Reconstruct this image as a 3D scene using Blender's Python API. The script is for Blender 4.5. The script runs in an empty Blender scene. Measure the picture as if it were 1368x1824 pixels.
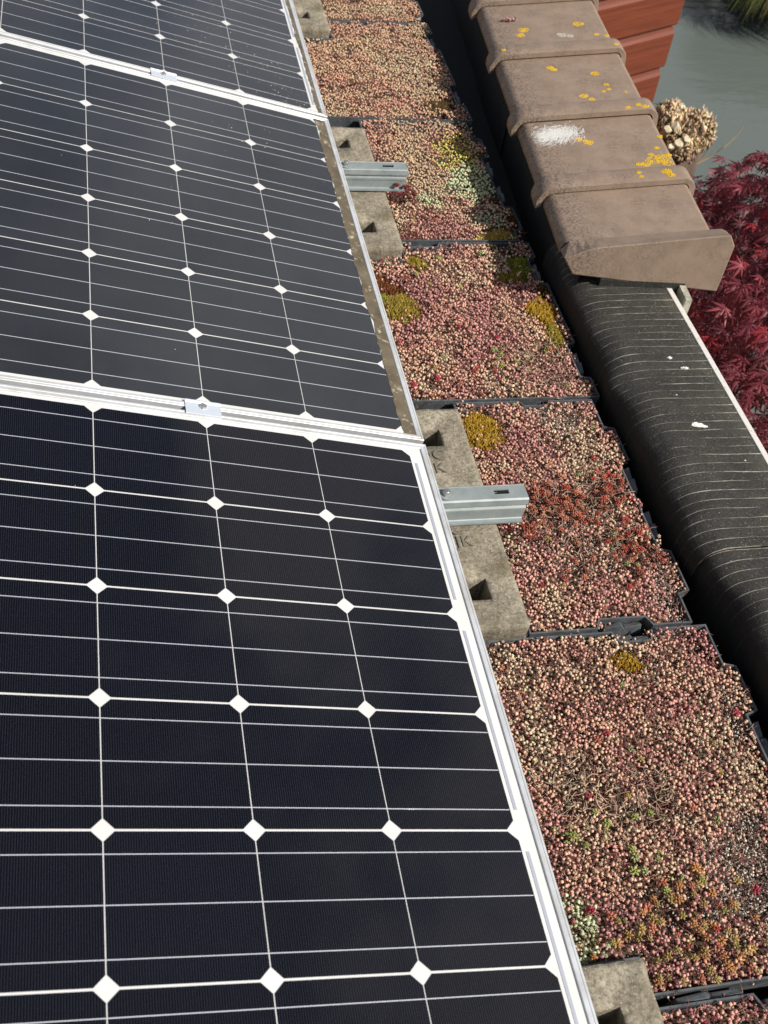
import bpy, bmesh, math, random
import numpy as np
from mathutils import Vector, Matrix, noise
C = bpy.context.scene.collection
S = bpy.context.scene
rnd = random.Random(7)
RNG = np.random.default_rng(11)

# ------------------------------------------------------------------ camera
CAM = Vector((-0.424, -1.194, 1.183))
RX = Vector((0.9741, -0.0466, 0.2213)); RY = Vector((-0.1838, -0.7336, 0.6543)); RZ = Vector((0.1319, -0.6780, -0.7231))
c_right = Vector((RX[0], RY[0], RZ[0])).normalized()
c_down = Vector((RX[1], RY[1], RZ[1])).normalized()
c_fwd = c_right.cross(c_down).normalized()
cd = bpy.data.cameras.new('camera')
cam = bpy.data.objects.new('camera', cd); C.objects.link(cam)
cd.sensor_fit = 'VERTICAL'; cd.sensor_height = 36.0; cd.lens = 39.875
cd.clip_start = 0.02; cd.clip_end = 1000
cam.matrix_world = Matrix(((c_right.x, -c_down.x, -c_fwd.x, CAM.x), (c_right.y, -c_down.y, -c_fwd.y, CAM.y),
                           (c_right.z, -c_down.z, -c_fwd.z, CAM.z), (0, 0, 0, 1)))
cd.dof.use_dof = True; cd.dof.focus_distance = 1.75; cd.dof.aperture_fstop = 10
S.camera = cam

# ------------------------------------------------------------------ sky and sun
SUN = Vector((0.60, -0.47, 0.70)).normalized()
EL = math.asin(SUN.z); AZ = math.atan2(SUN.x, SUN.y)
w = bpy.data.worlds.new('World'); S.world = w; w.use_nodes = True
nt = w.node_tree; nt.nodes.clear()
sky = nt.nodes.new('ShaderNodeTexSky'); sky.sky_type = 'NISHITA'; sky.sun_disc = False
sky.sun_elevation = EL; sky.sun_rotation = AZ
sky.air_density = 1.0; sky.dust_density = 1.5
# thin cloud spread evenly over the whole sky
tc = nt.nodes.new('ShaderNodeTexCoord')
no = nt.nodes.new('ShaderNodeTexNoise'); no.inputs['Scale'].default_value = 1.5; no.inputs['Detail'].default_value = 5; no.inputs['Roughness'].default_value = .55
rp = nt.nodes.new('ShaderNodeValToRGB'); rp.color_ramp.elements[0].position = .475; rp.color_ramp.elements[1].position = .54
mx = nt.nodes.new('ShaderNodeMix'); mx.data_type = 'RGBA'
mx.inputs[7].default_value = (9.0, 8.7, 9.1, 1)
bg = nt.nodes.new('ShaderNodeBackground'); bg.inputs['Strength'].default_value = 0.06
ou = nt.nodes.new('ShaderNodeOutputWorld')
mm = nt.nodes.new('ShaderNodeMath'); mm.operation = 'MULTIPLY'; mm.inputs[1].default_value = .6
mp = nt.nodes.new('ShaderNodeMapping'); mp.inputs['Location'].default_value = (9.59, 4.97, 14.91)
nt.links.new(tc.outputs['Generated'], mp.inputs['Vector']); nt.links.new(mp.outputs[0], no.inputs['Vector']); nt.links.new(no.outputs['Fac'], rp.inputs['Fac'])
nt.links.new(rp.outputs['Color'], mm.inputs[0]); nt.links.new(mm.outputs[0], mx.inputs[0])
nt.links.new(sky.outputs['Color'], mx.inputs[6]); nt.links.new(mx.outputs[2], bg.inputs['Color']); nt.links.new(bg.outputs[0], ou.inputs[0])
sd = bpy.data.lights.new('sun', 'SUN'); sd.energy = 4.9; sd.angle = math.radians(.5); sd.color = (1, .945, .87)
sun = bpy.data.objects.new('sun', sd); C.objects.link(sun); sun.rotation_euler = SUN.to_track_quat('Z', 'Y').to_euler()
S.view_settings.view_transform = 'Standard'; S.view_settings.look = 'None'; S.view_settings.gamma = 1
S.view_settings.use_curve_mapping = False; S.view_settings.exposure = 0.36

# ------------------------------------------------------------------ helpers
def tag(o, label=None, cat=None, group=None, kind=None):
    if label: o['label'] = label
    if cat: o['category'] = cat
    if group: o['group'] = group
    if kind: o['kind'] = kind
    return o
def empty(name, loc=(0, 0, 0), rot=(0, 0, 0)):
    o = bpy.data.objects.new(name, None); C.objects.link(o); o.location = loc; o.rotation_euler = rot; o.empty_display_size = .05
    return o
def link(name, me, parent=None, loc=None, rot=None):
    o = bpy.data.objects.new(name, me); C.objects.link(o)
    if parent: o.parent = parent
    if loc is not None: o.location = loc
    if rot is not None: o.rotation_euler = rot
    return o
class MB:
    def __init__(s): s.v = []; s.f = []
    def poly(s, pts):
        n = len(s.v); s.v += [tuple(p) for p in pts]; s.f.append(tuple(range(n, n + len(pts))))
    def box(s, a, b):
        x0, y0, z0 = a; x1, y1, z1 = b; n = len(s.v)
        s.v += [(x0, y0, z0), (x1, y0, z0), (x1, y1, z0), (x0, y1, z0), (x0, y0, z1), (x1, y0, z1), (x1, y1, z1), (x0, y1, z1)]
        s.f += [tuple(n + i for i in q) for q in ((3, 2, 1, 0), (4, 5, 6, 7), (0, 1, 5, 4), (1, 2, 6, 5), (2, 3, 7, 6), (3, 0, 4, 7))]
    def hexa(s, bot, top):
        n = len(s.v); s.v += [tuple(p) for p in bot] + [tuple(p) for p in top]
        s.f += [tuple(n + i for i in q) for q in ((3, 2, 1, 0), (4, 5, 6, 7), (0, 1, 5, 4), (1, 2, 6, 5), (2, 3, 7, 6), (3, 0, 4, 7))]
    def prism(s, pts, z0, z1):
        n = len(s.v); k = len(pts)
        s.v += [(p[0], p[1], z0) for p in pts] + [(p[0], p[1], z1) for p in pts]
        s.f.append(tuple(range(n + k - 1, n - 1, -1))); s.f.append(tuple(range(n + k, n + 2 * k)))
        for i in range(k): j = (i + 1) % k; s.f.append((n + i, n + j, n + k + j, n + k + i))
    def cyl(s, c, r, z0, z1, n=20, r1=None):
        r1 = r if r1 is None else r1; b = len(s.v)
        s.v += [(c[0] + r * math.cos(2 * math.pi * i / n), c[1] + r * math.sin(2 * math.pi * i / n), z0) for i in range(n)]
        s.v += [(c[0] + r1 * math.cos(2 * math.pi * i / n), c[1] + r1 * math.sin(2 * math.pi * i / n), z1) for i in range(n)]
        s.f.append(tuple(range(b + n - 1, b - 1, -1))); s.f.append(tuple(range(b + n, b + 2 * n)))
        for i in range(n): j = (i + 1) % n; s.f.append((b + i, b + j, b + n + j, b + n + i))
    def tube(s, pts, rads, n=6):
        pts = [Vector(p) for p in pts]; b = len(s.v)
        for i, p in enumerate(pts):
            d = (pts[min(i + 1, len(pts) - 1)] - pts[max(i - 1, 0)]).normalized()
            a = d.orthogonal().normalized(); e = d.cross(a)
            for k in range(n):
                t = 2 * math.pi * k / n; s.v.append(tuple(p + (a * math.cos(t) + e * math.sin(t)) * rads[i]))
        for i in range(len(pts) - 1):
            for k in range(n):
                j = (k + 1) % n; s.f.append((b + i * n + k, b + i * n + j, b + (i + 1) * n + j, b + (i + 1) * n + k))
        s.f.append(tuple(b + k for k in range(n - 1, -1, -1))); s.f.append(tuple(b + (len(pts) - 1) * n + k for k in range(n)))
    def mesh(s, name, mat, smooth=False):
        me = bpy.data.meshes.new(name); me.from_pydata(s.v, [], s.f)
        if mat: me.materials.append(mat)
        if smooth: me.polygons.foreach_set('use_smooth', [True] * len(me.polygons))
        me.update(); return me
    def build(s, name, mat, parent=None, loc=None, smooth=False, bevel=0, rot=None, seg=2):
        o = link(name, s.mesh(name, mat, smooth), parent, loc, rot)
        if bevel:
            m = o.modifiers.new('bevel', 'BEVEL'); m.width = bevel; m.segments = seg; m.limit_method = 'ANGLE'; m.angle_limit = .6
        return o
def np_mesh(name, V, F, mat, col=None, smooth=False):
    me = bpy.data.meshes.new(name); V = np.asarray(V, np.float32); F = np.asarray(F, np.int32); k = F.shape[1]
    me.vertices.add(len(V)); me.vertices.foreach_set('co', V.ravel())
    me.loops.add(F.size); me.loops.foreach_set('vertex_index', F.ravel())
    me.polygons.add(len(F)); me.polygons.foreach_set('loop_start', np.arange(0, F.size, k, dtype=np.int32))
    me.polygons.foreach_set('loop_total', np.full(len(F), k, np.int32))
    if smooth: me.polygons.foreach_set('use_smooth', np.ones(len(F), bool))
    if col is not None:
        a = me.attributes.new('tint', 'FLOAT_COLOR', 'POINT'); c = np.ones((len(V), 4), np.float32); c[:, :3] = col
        a.data.foreach_set('color', c.ravel())
    me.materials.append(mat); me.update(); me.validate(); return me
def scatter(T, TF, pos, scale, rot, col):
    """copies of a template (T,TF) at pos with scale (n,) or (n,3), rot (n,3,3), colours (n,3)"""
    n = len(pos); k = len(T); scale = np.asarray(scale)
    sc = scale[:, None, None] if scale.ndim == 1 else scale[:, None, :]
    V = np.einsum('nij,nkj->nki', rot, T[None] * sc) + pos[:, None, :]
    F = (TF[None] + (np.arange(n) * k)[:, None, None]).reshape(-1, TF.shape[1])
    return V.reshape(-1, 3), F, np.repeat(col, k, 0)
def join(parts):
    V = []; F = []; K = []; b = 0
    for v, f, c in parts:
        V.append(v); F.append(f + b); K.append(c); b += len(v)
    return np.concatenate(V), np.concatenate(F), np.concatenate(K)
def rots(n, tilt=.4, rng=RNG):
    a = rng.uniform(0, 2 * np.pi, n); t = np.abs(rng.normal(0, tilt, n)); p = rng.uniform(0, 2 * np.pi, n)
    ca, sa = np.cos(a), np.sin(a); z = np.zeros(n); o = np.ones(n)
    Rz = np.stack([np.stack([ca, -sa, z], 1), np.stack([sa, ca, z], 1), np.stack([z, z, o], 1)], 1)
    kx, ky = np.cos(p), np.sin(p); c, s = np.cos(t), np.sin(t)
    Rt = np.stack([np.stack([c + kx * kx * (1 - c), kx * ky * (1 - c), ky * s], 1),
                   np.stack([kx * ky * (1 - c), c + ky * ky * (1 - c), -kx * s], 1),
                   np.stack([-ky * s, kx * s, c], 1)], 1)
    return Rt @ Rz
def fbm(x, y, s, seed=0.0):
    return noise.fractal(Vector((x * s + seed, y * s - seed, seed * .37)), 1.0, 2.0, 3)

# ------------------------------------------------------------------ materials
class Mat:
    def __init__(s, name, rough=.6, base=(.5, .5, .5), metal=0, coat=0, coat_rough=.03, spec=.5):
        s.m = bpy.data.materials.new(name); s.m.use_nodes = True; s.t = s.m.node_tree
        s.b = s.t.nodes['Principled BSDF']; s.b.inputs['Base Color'].default_value = (*base, 1)
        s.b.inputs['Roughness'].default_value = rough; s.b.inputs['Metallic'].default_value = metal
        s.b.inputs['Coat Weight'].default_value = coat; s.b.inputs['Coat Roughness'].default_value = coat_rough
        s.b.inputs['Specular IOR Level'].default_value = spec
        s.co = None
    def n(s, t, **k):
        x = s.t.nodes.new(t)
        for a, v in k.items():
            if hasattr(x, a): setattr(x, a, v)
            else: x.inputs[a].default_value = v
        return x
    def l(s, a, b): s.t.links.new(a, b)
    def coord(s, scale=(1, 1, 1), rot=(0, 0, 0), kind='Object'):
        tc = s.n('ShaderNodeTexCoord'); mp = s.n('ShaderNodeMapping')
        mp.inputs['Scale'].default_value = scale; mp.inputs['Rotation'].default_value = rot
        s.l(tc.outputs[kind], mp.inputs['Vector']); return mp.outputs[0]
    def noise(s, scale, detail=4, rough=.6, vec=None, dist=0):
        x = s.n('ShaderNodeTexNoise', Scale=scale, Detail=detail, Roughness=rough, Distortion=dist)
        s.l(vec or s.coord(), x.inputs['Vector']); return x.outputs['Fac']
    def ramp(s, fac, stops):
        x = s.n('ShaderNodeValToRGB'); e = x.color_ramp.elements
        while len(e) < len(stops): e.new(.5)
        for i, (p, c) in enumerate(stops):
            e[i].position = p; e[i].color = (*c, 1) if isinstance(c, tuple) else (c, c, c, 1)
        s.l(fac, x.inputs['Fac']); return x.outputs['Color']
    def mix(s, fac, a, b, mode='MIX'):
        x = s.n('ShaderNodeMix', data_type='RGBA', blend_type=mode)
        for sock, v in ((x.inputs[0], fac), (x.inputs[6], a), (x.inputs[7], b)):
            if isinstance(v, (int, float)): sock.default_value = v
            elif isinstance(v, tuple): sock.default_value = (*v, 1)
            else: s.l(v, sock)
        return x.outputs[2]
    def math(s, op, a, b=None):
        x = s.n('ShaderNodeMath', operation=op)
        for i, v in enumerate((a, b)):
            if v is None: continue
            if isinstance(v, (int, float)): x.inputs[i].default_value = v
            else: s.l(v, x.inputs[i])
        return x.outputs[0]
    def col(s, c): s.l(c, s.b.inputs['Base Color']); return s
    def rough(s, c): s.l(c, s.b.inputs['Roughness']); return s
    def bump(s, h, strength=.3, dist=.002):
        x = s.n('ShaderNodeBump', Strength=strength, Distance=dist); s.l(h, x.inputs['Height']); s.l(x.outputs[0], s.b.inputs['Normal']); return s
    def attr(s, name='tint'):
        x = s.n('ShaderNodeAttribute', attribute_name=name); return x.outputs['Color']

def cell_mat(name, dust):
    m = Mat(name, .5, coat=1, coat_rough=.035, spec=.05); m.b.inputs['Coat IOR'].default_value = 1.45
    tc = m.n('ShaderNodeTexCoord'); sp = m.n('ShaderNodeSeparateXYZ'); m.l(tc.outputs['Object'], sp.inputs[0])
    fr = m.math('FRACT', m.math('MULTIPLY', sp.outputs[0], 1 / .00263)); ln = m.math('LESS_THAN', fr, .10)
    gm = m.n('ShaderNodeNewGeometry')
    x = m.n('ShaderNodeTexNoise', Scale=3.0, Detail=6, Roughness=.65); m.l(gm.outputs['Position'], x.inputs['Vector'])
    dcol = m.ramp(x.outputs['Fac'], [(.35, (.0006 + dust * .45, .0007 + dust * .5, .0024 + dust * .53)), (.75, (.0008 + dust * .9, .0009 + dust * .98, .0026 + dust * 1.04))])
    oi = m.n('ShaderNodeObjectInfo')
    tintv = m.math('ADD', m.math('MULTIPLY', oi.outputs['Random'], .5), .75)
    dcol = m.mix(1.0, dcol, tintv, 'MULTIPLY')
    m.col(m.mix(ln, dcol, (.036, .035, .042)))
    y = m.n('ShaderNodeTexNoise', Scale=260.0, Detail=2); m.l(gm.outputs['Position'], y.inputs['Vector'])
    sp2 = m.ramp(y.outputs['Fac'], [(.70, 0.0), (.78, 1.0)])
    rr = m.n('ShaderNodeMapRange'); m.l(x.outputs['Fac'], rr.inputs[0]); rr.inputs[3].default_value = .02; rr.inputs[4].default_value = .02 + dust * 5
    m.l(rr.outputs[0], m.b.inputs['Coat Roughness'])
    return m.m
M = {}
M['cell_clean'] = cell_mat('cell_clean', .0012)
M['cell_dusty'] = cell_mat('cell_dusty', .033)
m = Mat('backsheet', .5, (.78, .78, .76), coat=1); m.col(m.ramp(m.noise(9, 5), [(.3, (.53, .53, .51)), (.7, (.61, .61, .60))])); M['backsheet'] = m.m
m = Mat('busbar', .38, (.62, .65, .70), metal=.35, coat=1); M['busbar'] = m.m
m = Mat('ribbon', .4, (.42, .45, .50), metal=.4, coat=1); M['ribbon'] = m.m
m = Mat('panel_dirt', .9, spec=.2)
v = m.coord()
m.col(m.mix(m.ramp(m.noise(46, 7, .72), [(.56, 0.0), (.68, 1.0)]), m.ramp(m.noise(25, 5), [(.3, (.070, .058, .038)), (.7, (.145, .120, .082))]), (.46, .41, .32)))
m.bump(m.noise(160, 4), .5, .001); M['dirt'] = m.m
m = Mat('aluminium', .42, (.72, .74, .76), metal=.30)
m.col(m.mix(m.ramp(m.noise(14, 6, .7), [(.42, 0.0), (.72, .75)]), (.54, .56, .58), (.34, .325, .28)))
m.rough(m.ramp(m.noise(40, 3), [(.3, .34), (.7, .52)])); M['alu'] = m.m
m = Mat('clamp_metal', .36, (.68, .74, .80), metal=.5); m.rough(m.ramp(m.noise(6, 3, .5, m.coord((2, 60, 60))), [(.3, .28), (.7, .46)])); M['clamp'] = m.m
m = Mat('galvanised', .5, metal=.25)
m.col(m.ramp(m.noise(30, 5, .65), [(.3, (.20, .235, .235)), (.7, (.29, .325, .32))])); m.bump(m.noise(200, 3), .08, .0005); M['galv'] = m.m
m = Mat('steel', .3, (.62, .61, .58), metal=.9); M['steel'] = m.m
m = Mat('concrete', .92, spec=.25)
a = m.ramp(m.noise(13, 8, .72), [(.3, (.11, .092, .064)), (.52, (.29, .258, .195)), (.74, (.54, .49, .39))])
a = m.mix(m.ramp(m.noise(150, 5, .7), [(.46, 0.0), (.64, .75)]), a, (.10, .085, .055))
a = m.mix(m.ramp(m.noise(240, 3, .6), [(.61, 0.0), (.72, .7)]), a, (.66, .62, .52))
a = m.mix(m.ramp(m.noise(7, 6, .7), [(.52, 0.0), (.70, .6)]), a, (.13, .105, .05))
m.col(a); m.bump(m.noise(170, 8, .75), .9, .003); M['concrete'] = m.m
m = Mat('stamp_paint', .9, (.155, .135, .104)); M['stamp'] = m.m
m = Mat('tray_plastic', .45, spec=.4); m.col(m.ramp(m.noise(45, 5, .7), [(.3, (.045, .050, .054)), (.75, (.12, .13, .138))])); m.bump(m.noise(90, 4), .25, .002); M['plastic'] = m.m
m = Mat('soil', .95, spec=.2)
a = m.ramp(m.noise(120, 8, .75), [(.3, (.05, .033, .024)), (.55, (.13, .09, .065)), (.75, (.30, .23, .17))]); m.col(a); m.bump(m.noise(260, 6, .7), 1.0, .004); M['soil'] = m.m
m = Mat('sedum_plants', .62, spec=.3); m.col(m.attr()); m.b.inputs['Subsurface Weight'].default_value = 0; M['plant'] = m.m
m = Mat('moss', .85, spec=.15); m.col(m.attr()); M['moss'] = m.m

# rubber roofing
def rubber(name, lines):
    m = Mat(name, .72, spec=.25)
    a = m.ramp(m.noise(18, 7, .7), [(.35, (.015, .0148, .0135)), (.72, (.048, .046, .040))])
    a = m.mix(.55, a, m.ramp(m.noise(230, 5, .8), [(.3, (.005, .005, .004)), (.7, (.072, .069, .059))]))
    a = m.mix(m.ramp(m.noise(4.0, 4, .6), [(.52, 0.0), (.75, .55)]), a, (.085, .078, .050))
    a = m.mix(m.ramp(m.noise(420, 2, .5), [(.655, 0.0), (.73, .7)]), a, (.36, .34, .29))
    if lines:
        geo = m.n('ShaderNodeTexCoord'); sp = m.n('ShaderNodeSeparateXYZ'); m.l(geo.outputs['Object'], sp.inputs[0])
        wob = m.noise(6, 2, .5); w2 = m.noise(30, 2)
        y = m.math('ADD', sp.outputs[1], m.math('ADD', m.math('MULTIPLY', wob, .016), m.math('MULTIPLY', w2, .002)))
        fr = m.math('FRACT', m.math('MULTIPLY', y, 1 / .0212))
        d = m.math('ABSOLUTE', m.math('SUBTRACT', fr, .5))
        br = m.noise(1, 4, .65, m.coord((11, 60, 11)))
        wid = m.math('MULTIPLY', m.math('SUBTRACT', br, .40), .20)
        wid = m.math('MULTIPLY', wid, m.ramp(m.noise(7, 3), [(.32, .25), (.6, 1.25)])); ln = m.math('LESS_THAN', d, wid)
        a = m.mix(m.math('MULTIPLY', ln, m.ramp(m.noise(70, 3), [(.3, .35), (.6, 1.0)])), a, (.33, .31, .26))
        hh = m.math('ADD', m.math('MULTIPLY', m.math('COSINE', m.math('MULTIPLY', fr, 6.2832)), .12), m.math('ADD', m.noise(140, 5), m.math('MULTIPLY', m.noise(24, 4), 2.0)))
        m.bump(hh, .5, .0018)
    else:
        v = m.coord((130, 130, 6), (.0, .35, .0))
        a = m.mix(m.ramp(m.noise(1, 3, .6, v), [(.60, 0.0), (.70, .35)]), a, (.13, .12, .11))
        m.bump(m.noise(140, 5), .35, .0015)
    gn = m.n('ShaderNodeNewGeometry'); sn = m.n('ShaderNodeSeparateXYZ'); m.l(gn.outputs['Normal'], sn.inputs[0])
    a = m.mix(m.ramp(sn.outputs[2], [(.38, .10 if lines else .6), (.72, 1.0)]), (.008, .008, .0078), a)      # shade painted in: steep sides go near black, upward faces keep full colour
    m.col(a); return m.m
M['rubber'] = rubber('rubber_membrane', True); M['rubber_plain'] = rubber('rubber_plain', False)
m = Mat('trim_strip', .5, (.62, .60, .56), metal=0); m.col(m.mix(m.ramp(m.noise(150, 4, .7), [(.55, 0.0), (.66, .7)]), (.58, .56, .52), (.30, .28, .24))); M['trim'] = m.m
m = Mat('dropping', .9, (.66, .65, .61)); M['dropping'] = m.m
# coping tiles
m = Mat('coping_tile', .55, spec=.35)
a = m.ramp(m.noise(22, 6, .65), [(.3, (.218, .158, .114)), (.7, (.292, .216, .162))])
tcx = m.coord()
k = m.ramp(m.noise(9, 8, .78), [(.47, 0.0), (.60, 1.0)]); k2 = m.ramp(m.noise(170, 6, .8), [(.46, 0.0), (.56, 1.0)])
spx = m.n('ShaderNodeSeparateXYZ'); m.l(tcx, spx.inputs[0])
ek = m.ramp(spx.outputs[0], [(.035, 1.0), (.13, .10)])
k3 = m.math('MULTIPLY', ek, m.ramp(m.noise(26, 6, .75), [(.38, 0.0), (.50, 1.0)]))
k = m.math('MAXIMUM', m.math('MULTIPLY', k, .45), m.math('MULTIPLY', k3, .85))
a = m.mix(m.math('MULTIPLY', m.math('MULTIPLY', k, k2), .85), a, (.040, .038, .032))
a = m.mix(m.ramp(m.noise(130, 3, .5), [(.69, 0.0), (.74, .8)]), a, (.42, .37, .32))
m.col(a); m.bump(m.noise(190, 5, .7), .22, .001); m.rough(m.ramp(m.noise(30, 4), [(.3, .42), (.7, .66)])); M['tile'] = m.m
m = Mat('lichen', .95, spec=.1); m.col(m.ramp(m.noise(300, 4, .7), [(.35, (.48, .29, .015)), (.65, (.70, .47, .03))])); m.bump(m.noise(400, 4), .6, .001); M['lichen'] = m.m
m = Mat('pale_lichen', .95, (.40, .40, .34)); M['pale_lichen'] = m.m
m = Mat('masonry', .9, spec=.2); m.col(m.ramp(m.noise(40, 7, .7), [(.35, (.16, .16, .12)), (.6, (.42, .40, .33))])); m.bump(m.noise(120, 5), .5, .002); M['masonry'] = m.m
m = Mat('brown_brick', .9, spec=.2); m.col(m.ramp(m.noise(8, 6, .7), [(.35, (.13, .08, .06)), (.7, (.22, .14, .10))])); M['brick'] = m.m
# siding
m = Mat('red_siding', .42, spec=.4)
a = m.ramp(m.noise(3, 5, .6, m.coord((1.5, 40, 40))), [(.3, (.100, .022, .008)), (.7, (.170, .039, .015))]); m.col(a)
m.bump(m.noise(3, 5, .6, m.coord((3, 110, 110))), .18, .002); M['siding'] = m.m
m = Mat('dark_board', .7, (.02, .012, .01)); M['backing'] = m.m
m = Mat('water', .06, (.095, .114, .102), spec=.5); m.b.inputs['IOR'].default_value = 1.33
v = m.coord((1.0, 2.4, 1), (0, 0, .5)); hh = m.math('ADD', m.noise(2.2, 3, .5, v), m.math('MULTIPLY', m.noise(9, 2, .5, v), .15))
m.bump(hh, .36, .03); M['water'] = m.m
m = Mat('ground', .95, spec=.1); m.col(m.ramp(m.noise(3, 7, .7), [(.3, (.03, .028, .016)), (.7, (.06, .07, .03))])); m.bump(m.noise(14, 6), .6, .03); M['ground'] = m.m
m = Mat('bitumen', .8, (.018, .018, .018)); m.bump(m.noise(200, 4), .4, .002); M['bitumen'] = m.m
def leafy(name, trans=.3):
    m = Mat(name, .45, spec=.35); c = m.attr(); m.col(c)
    tr = m.n('ShaderNodeBsdfTranslucent'); m.l(c, tr.inputs[0]); mx = m.n('ShaderNodeMixShader'); mx.inputs[0].default_value = trans
    m.l(m.b.outputs[0], mx.inputs[1]); m.l(tr.outputs[0], mx.inputs[2]); m.l(mx.outputs[0], m.t.nodes['Material Output'].inputs[0]); return m.m
M['leaf'] = leafy('maple_leaf', .42); M['blade'] = leafy('grass_blade', .25)
m = Mat('bark', .9, spec=.2); m.col(m.ramp(m.noise(30, 6, .7, m.coord((1, 1, .3))), [(.3, (.05, .035, .025)), (.7, (.14, .10, .075))])); m.bump(m.noise(60, 5, .7, m.coord((1, 1, .2))), .6, .005); M['bark'] = m.m
m = Mat('straw', .9, spec=.15); m.col(m.attr()); M['straw'] = m.m
m = Mat('cut_wood', .8, (.66, .58, .40)); m.col(m.ramp(m.noise(120, 3), [(.3, (.52, .43, .25)), (.7, (.74, .68, .50))])); M['cut'] = m.m

# ------------------------------------------------------------------ setting: ground, water, building
b = MB(); b.prism([(-60, -60), (2.6, -60), (2.6, 3.2), (3.0, 14), (2.2, 60), (-60, 60)], -3.6, -2.55)
tag(b.build('ground', M['ground']), kind='structure')
b = MB(); b.prism([(2.0, -200), (300, -200), (300, 300), (2.0, 300)], -3.4, -2.62)
tag(b.build('water', M['water']), kind='structure')
b = MB(); b.prism([(5.9, 60), (5.5, 14), (5.15, 9.5), (5.2, 7.8), (8.5, 6.5), (14, 5), (60, 0), (300, 0), (300, 300)], -3.5, -2.42)
tag(b.build('far_bank', M['ground']), kind='structure')
bt = empty('building', (0, 0, 0)); tag(bt, 'brown walled building carrying the planted flat roof and the solar panels', 'building')
b = MB(); b.box((-4.0, -3.0, -3.0), (0.694, 4.5, -.30)); b.build('wall', M['brick'], bt)
b = MB(); b.box((-3.99, -2.99, -.298), (0.69, 4.49, -.270)); tag(b.build('roof', M['bitumen']), kind='structure')

# ------------------------------------------------------------------ solar panels
TILT = math.radians(13)
P = .158; MARG = .0063; LIP = .0108
NC, NR = 10, 6
def octa_cell():
    hx = (P - .0015) / 2; hy = (P - .0027) / 2; c = .0112
    pts = [(hx, -hy + c), (hx, hy - c), (hx - c, hy), (-hx + c, hy), (-hx, hy - c), (-hx, -hy + c), (-hx + c, -hy), (hx - c, -hy)]
    b = MB(); b.prism(pts, 0, .0005); return b
cell_me = {k: octa_cell().mesh('cell', M[k]) for k in ('cell_clean', 'cell_dusty')}
b = MB(); b.box((-NC * P + .004, -.00045, 0), (-.002, .00045, .0003)); busbar_me = b.mesh('busbar', M['busbar'])
b = MB(); b.box((.0045, -(2 * P - P / 3), 0), (.0088, 0, .0003)); ribbon_me = b.mesh('ribbon', M['ribbon'])
x0, x1 = -NC * P - .022, .0312; y0, y1 = -NR * P - MARG - LIP, MARG + LIP
def frame_mesh():
    b = MB(); h = .0028; lo = -.036; wl = LIP
    # lips mitred
    o = [(x0, y0), (x1, y0), (x1, y1), (x0, y1)]; i = [(x0 + wl, y0 + wl), (x1 - wl, y0 + wl), (x1 - wl, y1 - wl), (x0 + wl, y1 - wl)]
    for k in range(4):
        j = (k + 1) % 4; A, B_, Ci, D = o[k], o[j], i[j], i[k]
        e = .0026  # raised inner bead and outer edge
        mid = lambda p, q, t: (p[0] + (q[0] - p[0]) * t, p[1] + (q[1] - p[1]) * t)
        prof = [(0, lo), (0, h - .0006), (.06, h), (.30, h), (.36, h - .0007), (.44, h - .0007), (.50, h), (.93, h - .0003), (1, h - .0012), (1, -.004)]
        L1 = [(*mid(A, D, t), z) for t, z in prof]; L2 = [(*mid(B_, Ci, t), z) for t, z in prof]
        for q in range(len(prof) - 1): b.poly([L1[q], L2[q], L2[q + 1], L1[q + 1]])
    return b.mesh('frame', M['alu'])
frame_me = frame_mesh()
b = MB(); b.box((x0 + LIP - .003, y0 + LIP - .003, -.0035), (x1 - LIP + .003, y1 - LIP + .003, 0)); back_me = b.mesh('backsheet', M['backsheet'])
def dirt_strip(xa, xb, yA, yB, seed, amp=.003, end=.0):
    """irregular flat crust between xa(ragged) and xb (straight) running from yA to yB"""
    b = MB(); n = 160; prev = None
    for i in range(n + 1):
        y = yA + (yB - yA) * i / n
        xx = xa + amp * fbm(y, 0, 60, seed) + amp * 1.6 * fbm(y, 1, 14, seed)
        cur = ((xx, y, .0010), (xb, y, .0012))
        if prev: b.poly([prev[0], prev[1], cur[1], cur[0]])
        prev = cur
    return b
panel_labels = ['nearest solar panel with clean dark cells and bright white edge strip',
                'middle solar panel with a crust of brown dirt along its right edge',
                'farthest solar panel cut off by the top left corner, dusty with pale specks']
PER = .991
panels = []
for k in range(3):
    t = empty('solar_panel', (0, k * PER, 0), (0, TILT, 0)); tag(t, panel_labels[k], 'solar panel', 'solar panels on the roof'); panels.append(t)
    link('frame', frame_me, t); link('backsheet', back_me, t)
    cm = cell_me['cell_clean' if k == 0 else 'cell_dusty']
    for r in range(NR):
        for c in range(NC):
            link('cell', cm, t, (-(c + .5) * P, -(r + .5) * P, .0001))
        for q in (1 / 6, .5, 5 / 6):
            link('busbar', busbar_me, t, (0, -(r + q) * P, .00075))
    for r in range(3): link('ribbon', ribbon_me, t, (0, -(2 * r + 1 / 6) * P, .0002))
o = dirt_strip(-.001, x1 - LIP + .0005, y0 + LIP, y1 - LIP, 3.1).build('dirt', M['dirt'], panels[1]); o['label'] = 'crust of brown dirt along the right edge'
o = dirt_strip(.0125, x1 - LIP + .0005, y0 + LIP, y1 - LIP, 8.1, .002).build('dirt', M['dirt'], panels[2])
def local(p, x, y, z): return Matrix.Translation((0, p * PER, 0)) @ Matrix.Rotation(TILT, 4, 'Y') @ Vector((x, y, z))
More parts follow.
